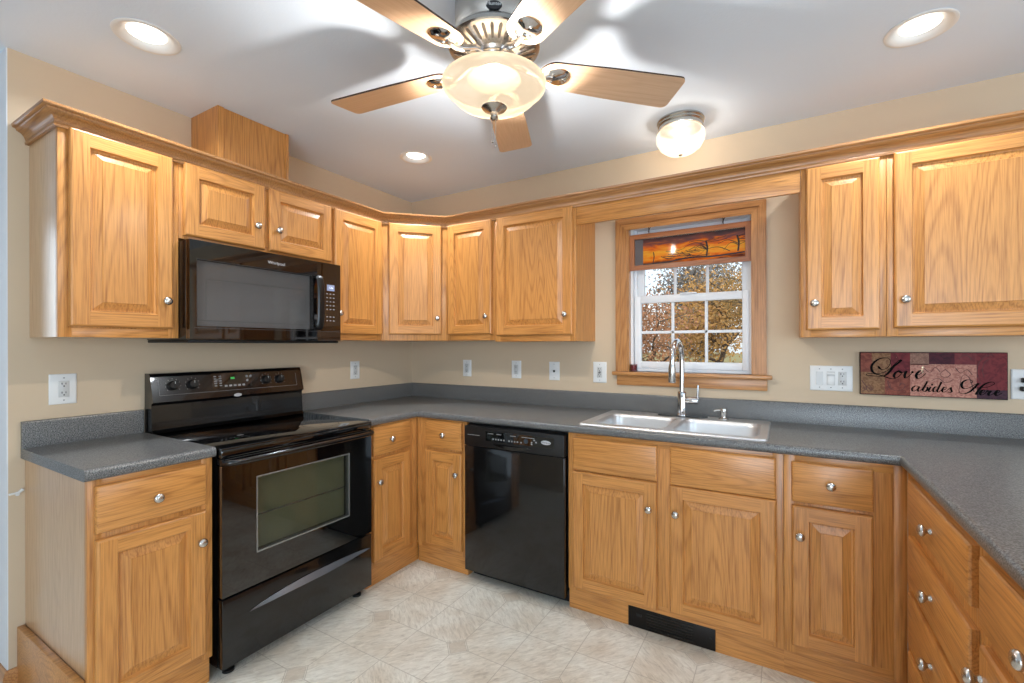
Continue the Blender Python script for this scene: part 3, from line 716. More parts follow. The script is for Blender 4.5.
for x, y in ((.055, -.60), (.70, -.60), (.055, -.10), (.70, -.10)):
    bm = B(); lathe(bm, [(0, 0), (.022, 0), (.022, .01), (.010, .014), (.010, .046), (0, .046)], (x, y, 0), 16); obj('foot', bm, BLACKM, rg)

# ------------------------------------------------------------------ microwave
mw = thing('microwave', 'black over-the-range microwave mounted under the short cabinet', 'microwave', (0, -1.7535, 1.322), LW)
MWW = .763
bm = B(); box(bm, .002, MWW - .002, -.36, -.002, .012, .434, .002); obj('body', bm, BLACK, mw)
bm = B(); box(bm, .004, MWW - .004, -.375, -.004, 0, .0118, .003); obj('vent_underside', bm, BLACKM, mw)
MF = -.392
dx1 = .640
bm = B()
for q in ((.003, .030, .012, .434), (.590, dx1, .012, .434), (.030, .590, .012, .070), (.030, .590, .356, .434)): box(bm, q[0], q[1], MF, -.3602, q[2], q[3])
md = obj('door', bm, BLACKG, mw)
bm = B(); box(bm, .030, .590, MF + .001, MF + .004, .070, .356); obj('window_glass', bm, MWG, md)
bm = B(); box(bm, .032, .588, -.3612, -.3606, .072, .354); obj('mesh_screen', bm, MWIN, md)
bm = B()
for q in ((.032, .59, .0935, .095), (.032, .0335, .094, .312), (.065, .545, .272, .2735), (.065, .0665, .10, .273), (.543, .5445, .10, .273)): box(bm, q[0], q[1], MF - .0004, MF, q[2], q[3])
obj('window_border', bm, plain('window_border_grey', (62, 62, 62), .4), md)
bm = B(); hp = [(.604, MF, .352), (.604, MF - .03, .345), (.604, MF - .042, .29), (.604, MF - .045, .21), (.604, MF - .042, .13), (.604, MF - .03, .082), (.604, MF, .075)]
pts = smooth_path(hp, 5)
rings = []
for i, p in enumerate(pts):
    tt = (pts[min(i + 1, len(pts) - 1)] - pts[max(i - 1, 0)]).normalized(); sd = Vector((1, 0, 0)); nn = tt.cross(sd).normalized()
    rings.append([bm.verts.new(p + sd * (.021 * math.cos(k * PI / 4)) + nn * (.009 * math.sin(k * PI / 4))) for k in range(8)])
for a, c in zip(rings, rings[1:]):
    for k in range(8): bm.faces.new((a[k], a[(k + 1) % 8], c[(k + 1) % 8], c[k]))
bm.faces.new(rings[0]); bm.faces.new(rings[-1][::-1]); obj('handle', bm, plain('handle_satin_black', (14, 14, 15), .32), md)
bm = B(); text_into(bm, 'Whirlpool', .021, (.385, MF - .0003, .388), (1, 0, 0), (0, 0, 1), .0008)
obj('brand_lettering', bm, LOGO, md)
bm = B(); box(bm, dx1 + .0015, MWW - .003, MF, -.3602, .012, .434); cp = obj('control_panel', bm, BLACKG, mw)
bm = B(); box(bm, .672, .720, MF - .0006, MF, .285, .318); text_into(bm, '1:26', .016, (.696, MF - .0008, .302), (1, 0, 0), (0, 0, 1), .0006, 1)
obj('display', bm, [plain('display_blue_grey', (120, 130, 158), .3, emit=.5), plain('display_digits', (225, 232, 245), .4, emit=1.0)], cp)
KEYG = plain('keypad_grey', (150, 150, 152), .5)
for r in range(7):
    for c_ in range(3):
        z = .265 - r * .021 - (.02 if r > 4 else 0); kb = B(); box(kb, .668 + c_ * .021, .678 + c_ * .021, MF - .0006, MF, z, z + .0055); obj('key', kb, KEYG, cp)
bm = B(); box(bm, .02, MWW - .01, MF - .0005, MF, .0615, .0635); obj('seam_line', bm, plain('seam_grey', (60, 60, 62), .3), mw)

# ------------------------------------------------------------------ dishwasher
dw = thing('dishwasher', 'black built-in dishwasher under the counter left of the sink', 'dishwasher', (.984, 0, 0))
DWW = .620
bm = B(); box(bm, .006, DWW - .006, -.60, -.02, .075, .868); box(bm, .008, DWW - .008, -.56, -.02, 0.0, .075); obj('body', bm, BLACKM, dw)
bm = B(); box(bm, .006, DWW - .006, -.642, -.601, .055, .750, .004); obj('door', bm, DWB, dw)
bm = B(); box(bm, .006, DWW - .006, -.645, -.601, .752, .862, .005); cp = obj('control_panel', bm, BLACKM, dw)
bm = B(); box(bm, .15, .560, -.6456, -.645, .790, .842); obj('console_glass', bm, BLACKG, cp)
bm = B(); n = 20; va, vb, vc = [], [], []
for i in range(n + 1):
    u = i / n; x = .19 + u * .24; s = math.sin(PI * u)
    va.append(bm.verts.new((x, -.6455, .7775))); vb.append(bm.verts.new((x, -.6455 - .008 * s, .7770 - .003 * s))); vc.append(bm.verts.new((x, -.6455, .7745 - .020 * s)))
for i in range(n): bm.faces.new((va[i], va[i + 1], vb[i + 1], vb[i])); bm.faces.new((vb[i], vb[i + 1], vc[i + 1], vc[i]))
obj('door_grip', bm, BLACK, cp, angle=60)
bm = B()
for i, x in enumerate((.195, .212, .229, .246, .263, .295, .312, .329, .346, .368)): kb = B(); box(kb, x, x + .008, -.6468, -.6456, .7985, .806); obj('button', kb, GREYP, cp)
for x, w in ((.165, .035), (.22, .03), (.305, .035), (.375, .075)): box(bm, x, x + w, -.6462, -.6456, .829, .8315)
for x, z in ((.43, .805), (.445, .818), (.455, .808), (.43, .796)): kb = B(); box(kb, x, x + .008, -.6468, -.6456, z, z + .007); obj('button', kb, GREYP, cp)
obj('button_print', bm, GREYP, cp)
bm = B(); box(bm, .03, .11, -.6458, -.645, .812, .8145); obj('model_strip', bm, GREYP, cp)
bm = B(); lathe(bm, [(0, 0), (.028, 0)], (0, 0, 0), 24, axis='y'); q = obj('badge', bm, LOGO, cp, (.515, -.6462, .816)); q.scale = (1, 1, .38)
bm = B(); lathe(bm, [(0, 0), (.013, 0)], (.400, -.6460, .812), 20, axis='y'); obj('cycle_window', bm, plain('cycle_blue_grey', (52, 62, 70), .2), cp)
bm = B(); text_into(bm, 'Whirlpool', .012, (.515, -.6466, .816), (1, 0, 0), (0, 0, 1), .0006); obj('brand_lettering', bm, SLOT, cp)

# ------------------------------------------------------------------ toe-kick register
vt = thing('toe_kick_register', 'black metal heat register set in the toe kick below the sink', 'vent', (1.905, -.5985, 0))
bm = B(); box(bm, 0, .374, -.008, -.0005, .004, .098, .002); obj('plate', bm, DARKMET, vt)
bm = B()
for r in range(6): box(bm, .085, .285, -.0105, -.0082, .018 + r * .0125, .0225 + r * .0125)
obj('louver', bm, BLACK, vt)
bm = B(); box(bm, .038, .062, -.011, -.0082, .058, .070); obj('damper_slot', bm, SLOT, vt)
bm = B(); lathe(bm, [(0, 0), (.004, 0), (.003, .002), (0, .0025)], (.355, -.0082, .055), 10, axis='y'); obj('screw', bm, SLOT, vt)

# ------------------------------------------------------------------ outlets and switches
G3 = 'white wall plates'
def plate(name, label, cat, loc, rotz, w, h, devs, group=G3):
    t = thing(name, label, cat, loc, rotz, group)
    bm = B(); front_loops(bm, -w / 2, w / 2, -h / 2, h / 2, [(0, -.0006), (0, -.003), (.004, -.006), (.006, -.0065)], 0, 0, 0); obj('cover_plate', bm, WHITEP, t)
    for kind, cx in devs:
        bm = B()
        if kind == 'jack':
            box(bm, cx - .007, cx + .007, -.0085, -.0064, -.008, .006, .001, 0); obj('jack', bm, SLOT, t)
        elif kind == 'rocker':
            prism_pts = [(-.032, -.0105), (0, -.0085), (.032, -.0075)]
            a = [bm.verts.new((cx - .0145, y, z)) for z, y in prism_pts]; c = [bm.verts.new((cx + .0145, y, z)) for z, y in prism_pts]
            a2 = [bm.verts.new((cx - .0145, -.0064, z)) for z in (-.032, .032)]; c2 = [bm.verts.new((cx + .0145, -.0064, z)) for z in (-.032, .032)]
            for i in range(2): bm.faces.new((a[i], c[i], c[i + 1], a[i + 1]))
            bm.faces.new((a2[0], c2[0], c[0], a[0])); bm.faces.new((a2[1], a[2], c[2], c2[1])); bm.faces.new((a2[0], a[0], a[1], a[2], a2[1])); bm.faces.new((c2[0], c2[1], c[2], c[1], c[0]))
            obj('rocker_switch', bm, DEVP, t)
        elif kind == 'dimmer':
            box(bm, cx - .0165, cx + .0165, -.0078, -.0064, -.033, .033, .001); d_ = obj('dimmer_switch', bm, DEVP, t)
            bm = B(); box(bm, cx - .0155, cx + .0155, -.014, -.0079, .018, .027, .001); box(bm, cx - .0145, cx + .0145, -.0095, -.0079, -.031, .010, .001); obj('slider', bm, WHITEP, d_)
        else:
            box(bm, cx - .0165, cx + .0165, -.0078, -.0064, -.033, .033, .001); r_ = obj('receptacle', bm, DEVP, t)
            bm = B()
            for z in ((-.018, .018)):
                box(bm, cx - .0075, cx - .0050, -.0083, -.0079, z, z + .008); box(bm, cx + .0045, cx + .0065, -.0083, -.0079, z, z + .008)
                lathe(bm, [(0, 0), (.0026, 0), (.0026, .0004), (0, .0004)], (cx, -.0079, z - .006), 10, axis='y')
            if kind == 'gfci': box(bm, cx - .007, cx + .007, -.0092, -.0079, -.006, -.001); box(bm, cx - .004, cx + .008, -.0092, -.0079, .001, .005)
            obj('slots', bm, SLOT, r_)
        bm = B()
        for z in (-h / 2 + .016, h / 2 - .016): lathe(bm, [(0, 0), (.003, 0), (.0026, .001), (0, .0012)], (cx, -.0064, z), 10, axis='y')
        obj('cover_screw', bm, GREYP, t)
    return t
plate('outlet', 'wide white outlet plate on the left wall above the short countertop', 'outlet', (0, -2.037, 1.133), LW, .084, .122, [('duplex', .002)])
plate('outlet', 'white outlet on the left wall between the range and the corner', 'outlet', (0, -.560, 1.141), LW, .076, .120, [('duplex', 0)])
plate('outlet', 'white outlet on the back wall nearest the corner', 'outlet', (.541, 0, 1.143), 0, .074, .120, [('duplex', 0)])
plate('outlet', 'white outlet above the dishwasher, second plate from the corner on the back wall', 'outlet', (.956, 0, 1.143), 0, .074, .120, [('duplex', 0)])
plate('phone_jack', 'white wall plate with one small dark jack, left of the large outlet', 'phone jack', (1.242, 0, 1.140), 0, .074, .120, [('jack', 0)])
plate('outlet', 'larger white outlet with test buttons just left of the window', 'outlet', (1.552, 0, 1.140), 0, .086, .128, [('gfci', 0)])
plate('switch_plate', 'white triple plate with rocker, dimmer and outlet right of the window', 'switch plate', (2.730, 0, 1.143), 0, .172, .122, [('rocker', -.046), ('dimmer', 0), ('duplex', .046)])
po = plate('outlet', 'white outlet plate with black plugs at the far right edge', 'outlet', (3.412, 0, 1.140), 0, .118, .125, [('duplex', 0)])
for z, dxx in ((.018, .004), (-.018, 0)):
    pg = thing('power_plug', 'upper black plug in the far right outlet' if z > 0 else 'lower black plug in the far right outlet', 'plug', (3.392, -.0086, 1.140 + z), 0, 'black plugs in the right outlet')
    bm = B(); box(bm, -.016 + dxx, .018 + dxx, -.028, 0, -.010, .010, .004); obj('plug_body', bm, BLACKM, pg)
    bm = B(); tube(bm, smooth_path([(.016 + dxx, -.018, 0), (.05, -.025, -.005), (.10, -.022, -.03), (.14, -.02, -.10)], 5), .003, 8); obj('cord', bm, BLACKM, pg)

# small white hook latch low on the left wall
hk = thing('wall_hook', 'small white latch hook on the beige wall left of the base cabinet', 'hook', (0, -2.172, .745))
bm = B(); tube(bm, [(.004, -.018, 0), (.006, -.004, .001), (.007, .008, .003), (.006, .020, .012)], [.004, .0035, .0045, .006], 10); obj('arm', bm, WHITEP, hk)
bm = B(); lathe(bm, [(0, .0006), (.007, .0006), (.006, .006), (0, .007)], (0, .006, -.004), 12, axis='x'); obj('base', bm, WHITEP, hk)

# ------------------------------------------------------------------ wall plaque with lettering
SW, SH = .497, .199
pl = thing('wall_plaque', 'dark red canvas wall plaque with black script, right of the switch plate', 'wall art', (2.843, -.0006, 1.073))
def patch_mat(name, c1, c2, sc=40):
    m, nt, N, L, b = new_mat(name); tc = N.new('ShaderNodeTexCoord')
    v = N.new('ShaderNodeTexNoise'); v.inputs['Scale'].default_value = sc; v.inputs['Detail'].default_value = 4; v.inputs['Distortion'].default_value = 1.5; L.new(tc.outputs['Object'], v.inputs['Vector'])
    r = N.new('ShaderNodeValToRGB'); r.color_ramp.elements[0].position = .38; r.color_ramp.elements[0].color = lin(c1); r.color_ramp.elements[1].position = .62; r.color_ramp.elements[1].color = lin(c2)
    L.new(v.outputs[0], r.inputs[0]); L.new(r.outputs[0], b.inputs['Base Color']); b.inputs['Roughness'].default_value = .65; b.inputs['Specular IOR Level'].default_value = .25; return m
PM = [patch_mat('plaque_edge', (34, 20, 22), (48, 28, 30)), patch_mat('plaque_rust', (112, 58, 48), (146, 82, 66)), patch_mat('plaque_bronze', (116, 80, 56), (150, 112, 80), 60), patch_mat('plaque_wine', (96, 34, 40), (122, 48, 52)),
      patch_mat('plaque_plum', (62, 26, 38), (82, 34, 46)), patch_mat('plaque_rose', (160, 104, 92), (196, 142, 124), 55), patch_mat('plaque_violet', (56, 34, 46), (74, 46, 58)), patch_mat('plaque_taupe', (128, 92, 80), (160, 122, 104), 90), patch_mat('plaque_maroon', (104, 44, 50), (128, 60, 62), 20)]
bm = B(); box(bm, 0, SW, -.018, 0, 0, SH, .0015, 0); canvas = obj('canvas', bm, PM[0], pl)
bm = B()
def su(x):    # photograph column of the plaque to metres along it
    K = [(60, 0), (200, .089), (355, .182), (495, .264), (615, .331), (745, .401), (930, .497)]
    for (a, p), (b_, q) in zip(K, K[1:]):
        if x <= b_ or b_ == 930: return p + (q - p) * (x - a) / (b_ - a)
def sv(y): return SH - (y - 68) / 272 * SH
def patch(x0, x1, y0, y1, mi, lay=0):
    yy = -.0184 - lay * .00015
    bm.faces.new([bm.verts.new(p) for p in ((su(x0), yy, sv(y1)), (su(x1), yy, sv(y1)), (su(x1), yy, sv(y0)), (su(x0), yy, sv(y0)))]).material_index = mi
patch(64, 926, 72, 336, 3)
patch(64, 130, 74, 195, 1, 1); patch(130, 240, 74, 195, 2, 1); patch(240, 355, 74, 195, 3, 1); patch(64, 205, 195, 334, 2, 1); patch(205, 355, 195, 334, 1, 1)
patch(355, 465, 74, 145, 7, 1); patch(465, 615, 74, 140, 4, 1); patch(615, 745, 74, 140, 8, 1); patch(355, 745, 140, 336, 5, 1); patch(745, 926, 74, 285, 3, 1); patch(745, 926, 285, 336, 6, 1)
pp = obj('painted_patches', bm, PM, pl, fix=False)
def ribbon(bm, pts, wmin, wmax, yy, pen=math.radians(38), mi=0, k=9, down=False):
    P = smooth_path([(p[0], 0, p[1]) for p in pts], k); L_, R_ = [], []
    for i, p in enumerate(P):
        tg = (P[min(i + 1, len(P) - 1)] - P[max(i - 1, 0)])
        an = math.atan2(tg.z, tg.x); w = wmin + (wmax - wmin) * ((max(0, -math.sin(an)) ** 1.2) if down else abs(math.sin(an - pen)) ** 1.5)
        n_ = Vector((-math.sin(an), 0, math.cos(an))) * w
        L_.append(bm.verts.new((p.x + n_.x, yy, p.z + n_.z))); R_.append(bm.verts.new((p.x - n_.x, yy, p.z - n_.z)))
    for i in range(len(P) - 1): bm.faces.new((L_[i], R_[i], R_[i + 1], L_[i + 1])).material_index = mi
def script(bm, strokes, wmin, wmax, yy=-.0192, mi=0):
    for s in strokes: ribbon(bm, [(su(x), sv(y)) for x, y in s], wmin, wmax, yy, mi=mi, down=True)
bm = B()
def cv(pts, ox, oy): return [((ox + x / 12.8 - 850) * 5.885, (oy + y / 12.8 - 340) * 5.885) for x, y in pts]
script(bm, [cv(q, 860, 350) for q in (   # L o v e
    [(238, 222), (262, 252), (305, 258), (360, 225), (390, 165), (378, 115), (320, 98), (240, 118), (172, 175), (148, 235), (165, 295), (220, 318), (300, 300), (370, 258), (440, 190), (490, 140), (535, 122)],
    [(535, 122), (500, 160), (430, 220), (380, 285), (330, 335), (260, 355), (170, 350), (88, 345), (95, 325), (180, 322), (280, 345), (380, 378), (450, 378), (520, 330)],
    [(505, 272), (460, 298), (436, 345), (462, 370), (510, 342), (536, 292), (505, 272), (530, 300), (572, 285)],
    [(572, 285), (592, 280), (574, 335), (588, 368), (640, 330), (680, 278), (664, 298)],
    [(722, 332), (785, 302), (810, 268), (768, 270), (722, 322), (738, 370), (790, 352), (845, 300)])], .0013, .0050)
script(bm, [cv([(228, 218), (250, 232)], 860, 350)], .003, .004)
script(bm, [   # a b i d e s
    [(404, 278), (385, 276), (366, 292), (370, 308), (390, 302), (408, 278), (400, 300), (406, 308), (420, 298)],
    [(420, 298), (436, 276), (456, 245)], [(456, 245), (440, 276), (427, 303)], [(430, 294), (444, 281), (456, 282), (453, 298), (440, 308), (427, 304)],
    [(475, 279), (464, 298), (468, 308), (482, 300)],
    [(514, 280), (502, 277), (489, 292), (491, 307), (504, 302), (524, 272), (538, 246), (520, 285), (512, 302), (522, 308), (538, 296)],
    [(540, 298), (560, 290), (566, 280), (554, 278), (542, 294), (546, 307), (562, 304), (576, 292)],
    [(576, 292), (592, 278), (594, 290), (598, 302), (586, 308), (572, 304)]], .0012, .0036)
script(bm, [[(485, 260), (480, 270)]], .0022, .0030)
script(bm, [cv(q, 930, 360) for q in (   # H e r e
    [(512, 282), (545, 272), (530, 248), (470, 245), (415, 280), (405, 330), (440, 358), (510, 340), (575, 300), (622, 282)],
    [(622, 282), (560, 350), (500, 400), (430, 425), (372, 412), (376, 392)],
    [(780, 312), (828, 285), (800, 262), (730, 278), (665, 320), (612, 385), (592, 425), (632, 420)], [(540, 352), (640, 338), (730, 330), (790, 308)],
    [(632, 420), (690, 390), (700, 366), (668, 372), (640, 408), (660, 432), (712, 404)],
    [(712, 404), (732, 372), (742, 384), (778, 376), (750, 410), (762, 432), (820, 404)],
    [(820, 404), (880, 390), (892, 366), (860, 370), (836, 405), (856, 432), (925, 396)])], .0012, .0044)
obj('lettering', bm, plain('lettering_black', (7, 6, 6), .8, spec=.15), pl, fix=False)
bm = B()
script(bm, [[(70, 250), (95, 285), (130, 312), (120, 285), (96, 292), (110, 320), (140, 300)], [(78, 290), (90, 310), (70, 318)], [(215, 300), (240, 280), (222, 250), (235, 290), (270, 310), (310, 300), (325, 275), (305, 260), (292, 280)],
            [(770, 250), (750, 200), (755, 140), (790, 95), (840, 80)], [(790, 210), (780, 170), (795, 125), (830, 100)], [(640, 110), (665, 88), (700, 92), (716, 112)],
            [(560, 170), (590, 200), (560, 220), (530, 200), (560, 170)], [(620, 160), (650, 190), (690, 170), (720, 200)], [(430, 160), (470, 190), (500, 160), (530, 185)], [(480, 240), (520, 225), (560, 250), (610, 230)], [(640, 300), (660, 210), (700, 215), (730, 300)]], .0009, .0016, -.0189)
obj('scrollwork', bm, plain('scrollwork_dark', (84, 44, 42), .5), pl, fix=False)
bm = B()
for (x, y, r) in ((428, 160, .006), (424, 178, .0045), (430, 190, .003), (275, 100, .002), (395, 80, .002), (320, 312, .0015), (215, 100, .0016), (480, 155, .0016), (450, 325, .0014)):
    for k in range(2):
        a = k * PI / 2; d = r
        bm.faces.new([bm.verts.new((su(x) + px * math.cos(a) - pz * math.sin(a), -.0195, sv(y) + px * math.sin(a) + pz * math.cos(a))) for px, pz in ((-d, 0), (0, -d * .18), (d, 0), (0, d * .18))])
obj('glitter_specks', bm, plain('glitter_gold', (245, 225, 180), .25, .6), pl, fix=False)

# ------------------------------------------------------------------ hanging glass picture in the window
ap = thing('stained_glass_panel', 'oak-framed glass picture of an orange sunset hanging across the window top', 'hanging picture', (1.737, .012, 1.752))
AW, AH = .648, .212
def art_mat():
    m, nt, N, L, b = new_mat('sunset_glass'); out = N['Material Output']
    tc = N.new('ShaderNodeTexCoord'); sp_ = N.new('ShaderNodeSeparateXYZ'); L.new(tc.outputs['Object'], sp_.inputs[0])
    mp = N.new('ShaderNodeMapping'); mp.inputs['Scale'].default_value = (5, 1, 22); L.new(tc.outputs['Object'], mp.inputs[0])
    n = N.new('ShaderNodeTexNoise'); n.inputs['Scale'].default_value = 2.2; n.inputs['Detail'].default_value = 5; n.inputs['Distortion'].default_value = .8; L.new(mp.outputs[0], n.inputs[0])
    z = N.new('ShaderNodeMapRange'); z.inputs[1].default_value = .03; z.inputs[2].default_value = .185; L.new(sp_.outputs[2], z.inputs[0])
    ad = N.new('ShaderNodeMath'); ad.operation = 'MULTIPLY_ADD'; ad.inputs[1].default_value = .75; L.new(n.outputs[0], ad.inputs[0]); L.new(z.outputs[0], ad.inputs[2])
    r = N.new('ShaderNodeValToRGB'); e = r.color_ramp.elements
    e[0].position = .22; e[0].color = lin((120, 52, 20)); e[1].position = 1.0; e[1].color = lin((96, 82, 84))
    for p, c in ((.36, (250, 140, 30)), (.55, (255, 205, 70)), (.72, (240, 130, 40)), (.82, (150, 92, 84))): q = e.new(p); q.color = lin(c)
    hx = N.new('ShaderNodeMath'); hx.operation = 'MULTIPLY'; hx.inputs[1].default_value = .72; L.new(ad.outputs[0], hx.inputs[0])
    L.new(hx.outputs[0], r.inputs[0])
    tr = N.new('ShaderNodeBsdfTranslucent'); L.new(r.outputs[0], tr.inputs[0]); L.new(r.outputs[0], b.inputs['Base Color']); b.inputs['Roughness'].default_value = .05
    mx = N.new('ShaderNodeMixShader'); mx.inputs[0].default_value = .6; L.new(b.outputs[0], mx.inputs[1]); L.new(tr.outputs[0], mx.inputs[2])
    L.new(mx.outputs[0], out.inputs[0]); return m
bm = B(); box(bm, .030, AW - .026, .004, .008, .026, AH - .030); gl = obj('glass', bm, art_mat(), ap)
GA = plain('glass_art_grey', (88, 82, 84), .3); GD = plain('glass_art_dark', (38, 20, 14), .4)
bm = B(); box(bm, .030, .078, .0032, .0040, .026, AH - .030); obj('grey_pane', bm, GA, gl)
bm = B()
def gs(x, z): return (x, z)
def rib(pts, w0, w1): ribbon(bm, pts, w0, w1, .0034, k=6)
random.seed(3)
rib([(.032, .032), (.20, .034), (.34, .048), (.47, .044), (.618, .052)], .003, .006)
for bx, bz in ((.428, .05), (.585, .06)):
    rib([(bx, bz), (bx + .004, bz + .045), (bx - .004, bz + .085)], .003, .005)
    for k in range(9):
        s = random.choice((-1, 1)); l = random.uniform(.05, .12); z0 = bz + random.uniform(.03, .085)
        rib([(bx, z0), (bx + s * l * .5, z0 + random.uniform(-.01, .03)), (bx + s * l, z0 + random.uniform(-.025, .03))], .0008, .0022)
for k in range(16):
    x0 = random.uniform(.14, .36); z0 = random.uniform(.045, .10)
    rib([(x0, z0), (x0 + random.uniform(.03, .06), z0 + random.uniform(-.02, .02)), (x0 + random.uniform(.07, .14), z0 + random.uniform(-.02, .03))], .0006, .0018)
rib([(.034, .03), (.05, .05), (.062, .048)], .004, .008); rib([(.04, .085), (.07, .094)], .001, .003); rib([(.042, .062), (.075, .07)], .001, .004); rib([(.045, .03), (.052, .075), (.068, .08)], .002, .003)
rib([(.134, .03), (.142, .07), (.138, .10)], .002, .003)
obj('branch_silhouettes', bm, GD, gl, fix=False)
bm = B()
mitre_frame(bm, 0, AW, 0, AH, .028, .012, -.004)
ART = [wood('picture_frame_vertical', (168, 104, 62), (120, 66, 36), 'z', ring=.3), wood('picture_frame_horizontal', (168, 104, 62), (120, 66, 36), 'x', ring=.3)]
obj('frame', bm, ART, ap)
for x in (.112, .512):
    bm = B(); tube(bm, [(x - .02, .004, AH + .050), (x, .004, AH + .034), (x, .004, AH)], .0025, 8); tube(bm, [(x + .022, .004, AH + .052), (x + .004, .006, AH + .03), (x - .004, .004, AH + .01)], .002, 8)
    lathe(bm, [(0, -.006), (.006, 0), (0, .006)], (x + .012, .004, AH + .043), 8)
    obj('hanging_hook', bm, plain('hook_bronze', (70, 56, 46), .4, .6), ap)

# candle on the stool
cd = thing('candle', 'small dark red candle in a glass jar on the left of the window sill', 'candle', (1.757, .020, 1.1505))
bm = B(); lathe(bm, [(0, 0), (.017, 0), (.019, .004), (.0205, .042), (.019, .042), (.0175, .006), (0, .006)], n=20); obj('jar', bm, tinted_glass('jar_glass', (.25, .05, .06, 1), .6), cd)
bm = B(); lathe(bm, [(0, .0065), (.0165, .0065), (.0178, .034), (0, .034)], n=20); wx = obj('wax', bm, REDWAX, cd)
bm = B(); tube(bm, [(0, 0, .0342), (.001, 0, .041)], .0009, 6); obj('wick', bm, SLOT, wx)

# ------------------------------------------------------------------ ceiling lights
G4 = 'recessed ceiling lights'
for (cx, cy, r), lab in zip(CANS, ('recessed ceiling light at the upper left, above the far-left wall cabinet', 'small recessed ceiling light near the room corner, below the fan in view', 'recessed ceiling light at the upper right, above the right-hand wall cabinets')):
    t = thing('recessed_light', lab, 'ceiling light', (cx, cy, H), 0, G4)
    bm = B(); lathe(bm, [(r, -.0005), (r, -.003), (r - .005, -.005), (r - .014, -.004), (r * .58, .014), (r * .58, .05), (0, .05)], n=40); obj('trim_ring', bm, WHITEP, t, angle=60)
    bm = B(); lathe(bm, [(0, .012), (r * .575, .012)], n=32)
    for f in bm.faces:
        f.normal_update()
        if f.normal.z > 0: f.normal_flip()
    obj('lamp_face', bm, LAMP, t, fix=False)
    light('recessed_lamp', 'AREA', (cx, cy, H - .006), 7, SOFT, shape='DISK', size=r * 1.1, spread=math.radians(150))
fl = thing('flush_mount_light', 'small flush-mount ceiling light with frosted glass dome by the window', 'ceiling light', (2.085, -.295, H))
bm = B(); lathe(bm, [(0, -.0006), (.112, -.0006), (.114, -.008), (.108, -.014), (.110, -.022), (.104, -.028), (.107, -.038), (.104, -.046), (.098, -.048)], n=40); obj('base_pan', bm, NICKEL, fl, angle=50)
bm = B(); lathe(bm, [(.099, -.048), (.112, -.062), (.117, -.082), (.113, -.108), (.098, -.135), (.072, -.156), (.036, -.168), (.008, -.171), (0, -.171)], n=40); obj('glass_dome', bm, DOMEG, fl, angle=60)
bm = B(); lathe(bm, [(0, -.178), (.007, -.177), (.010, -.172), (0, -.170)], n=16); obj('finial', bm, NICKEL, fl)
light('flush_bulb', 'POINT', (2.085, -.295, H - .10), 7.5, WARM, shadow_soft_size=.03)

# ------------------------------------------------------------------ ceiling fan
FX, FY = 1.699, -1.429
fan = thing('ceiling_fan', 'five-blade brushed nickel ceiling fan with glowing glass bowl light', 'ceiling fan', (FX, FY, H))
bm = B(); lathe(bm, [(0, -.0006), (.126, -.0006), (.130, -.006), (.130, -.096), (.127, -.101), (.127, -.106), (.132, -.109), (.143, -.120), (.152, -.134), (.153, -.141), (.148, -.146), (.070, -.168), (.066, -.176), (0, -.176)], n=56)
hs = obj('motor_housing', bm, NICKEL, fan, angle=40)
bm = B()
for i in range(30):
    a = 2 * PI * i / 30; ca, sa = math.cos(a), math.sin(a); pts = []
    for j, (r, w) in enumerate(((.088, .0), (.091, .0036), (.100, .0046), (.128, .0058), (.136, .0046), (.140, 0))):
        z = -.146 - (.148 - r) * (.022 / .078) - .0008
        pts.append((r, w, z))
    up_ = [(r * ca - w * sa, r * sa + w * ca, z) for r, w, z in pts]; dn = [(r * ca + w * sa, r * sa - w * ca, z) for r, w, z in pts[1:-1]][::-1]
    bm.faces.new([bm.verts.new(p) for p in up_ + dn])
obj('cooling_slots', bm, plain('fan_slot_shadow', (74, 68, 64), .6), hs, fix=False)
# badge with lettering facing the room
ba = math.atan2(-1.288, .829); bc, bs = math.cos(ba), math.sin(ba)
bm = B(); n = 28; r0 = .1335
def bpt(u, v, r=r0): a = ba + u / .131; return (r * math.cos(a), r * math.sin(a), -.0915 + v)
c0 = [bm.verts.new(bpt(.024 * math.cos(2 * PI * i / n), .013 * math.sin(2 * PI * i / n))) for i in range(n)]
c1 = [bm.verts.new(bpt(.025 * math.cos(2 * PI * i / n), .014 * math.sin(2 * PI * i / n), .1308)) for i in range(n)]
bm.faces.new(c0)
for i in range(n): bm.faces.new((c0[i], c0[(i + 1) % n], c1[(i + 1) % n], c1[i]))
bdg = obj('badge', bm, plain('badge_dark', (30, 33, 38), .45), hs)
bm = B(); text_into(bm, 'Hunter', .0165, (.1350 * bc, .1350 * bs, -.0905), (-bs, bc, 0), (0, 0, 1), .001); obj('badge_lettering', bm, LOGO, bdg, fix=False)
bm = B(); lathe(bm, [(.060, -.1765), (.062, -.190), (.054, -.198), (.052, -.228), (.080, -.238), (.088, -.246), (0, -.246)], n=40); obj('light_fitter', bm, NICKEL, fan, angle=40)
BLZ = -.203
def blade_pts():
    pts = []
    r0_, r1_ = .155, .665
    pts += [(r0_, 0)]
    for i in range(1, 7): a = PI / 2 * i / 6; pts.append((r0_ + .055 * (1 - math.cos(a)), .060 * math.sin(a)))
    pts += [(.40, .071), (r1_ - .022, .078)]
    for i in range(1, 6): a = PI / 2 * i / 5; pts.append((r1_ - .022 + .022 * math.sin(a), .078 - .022 + .022 * math.cos(a)))
    return pts + [(x, -y) for x, y in pts[::-1] if abs(y) > 1e-9]
pts = blade_pts()
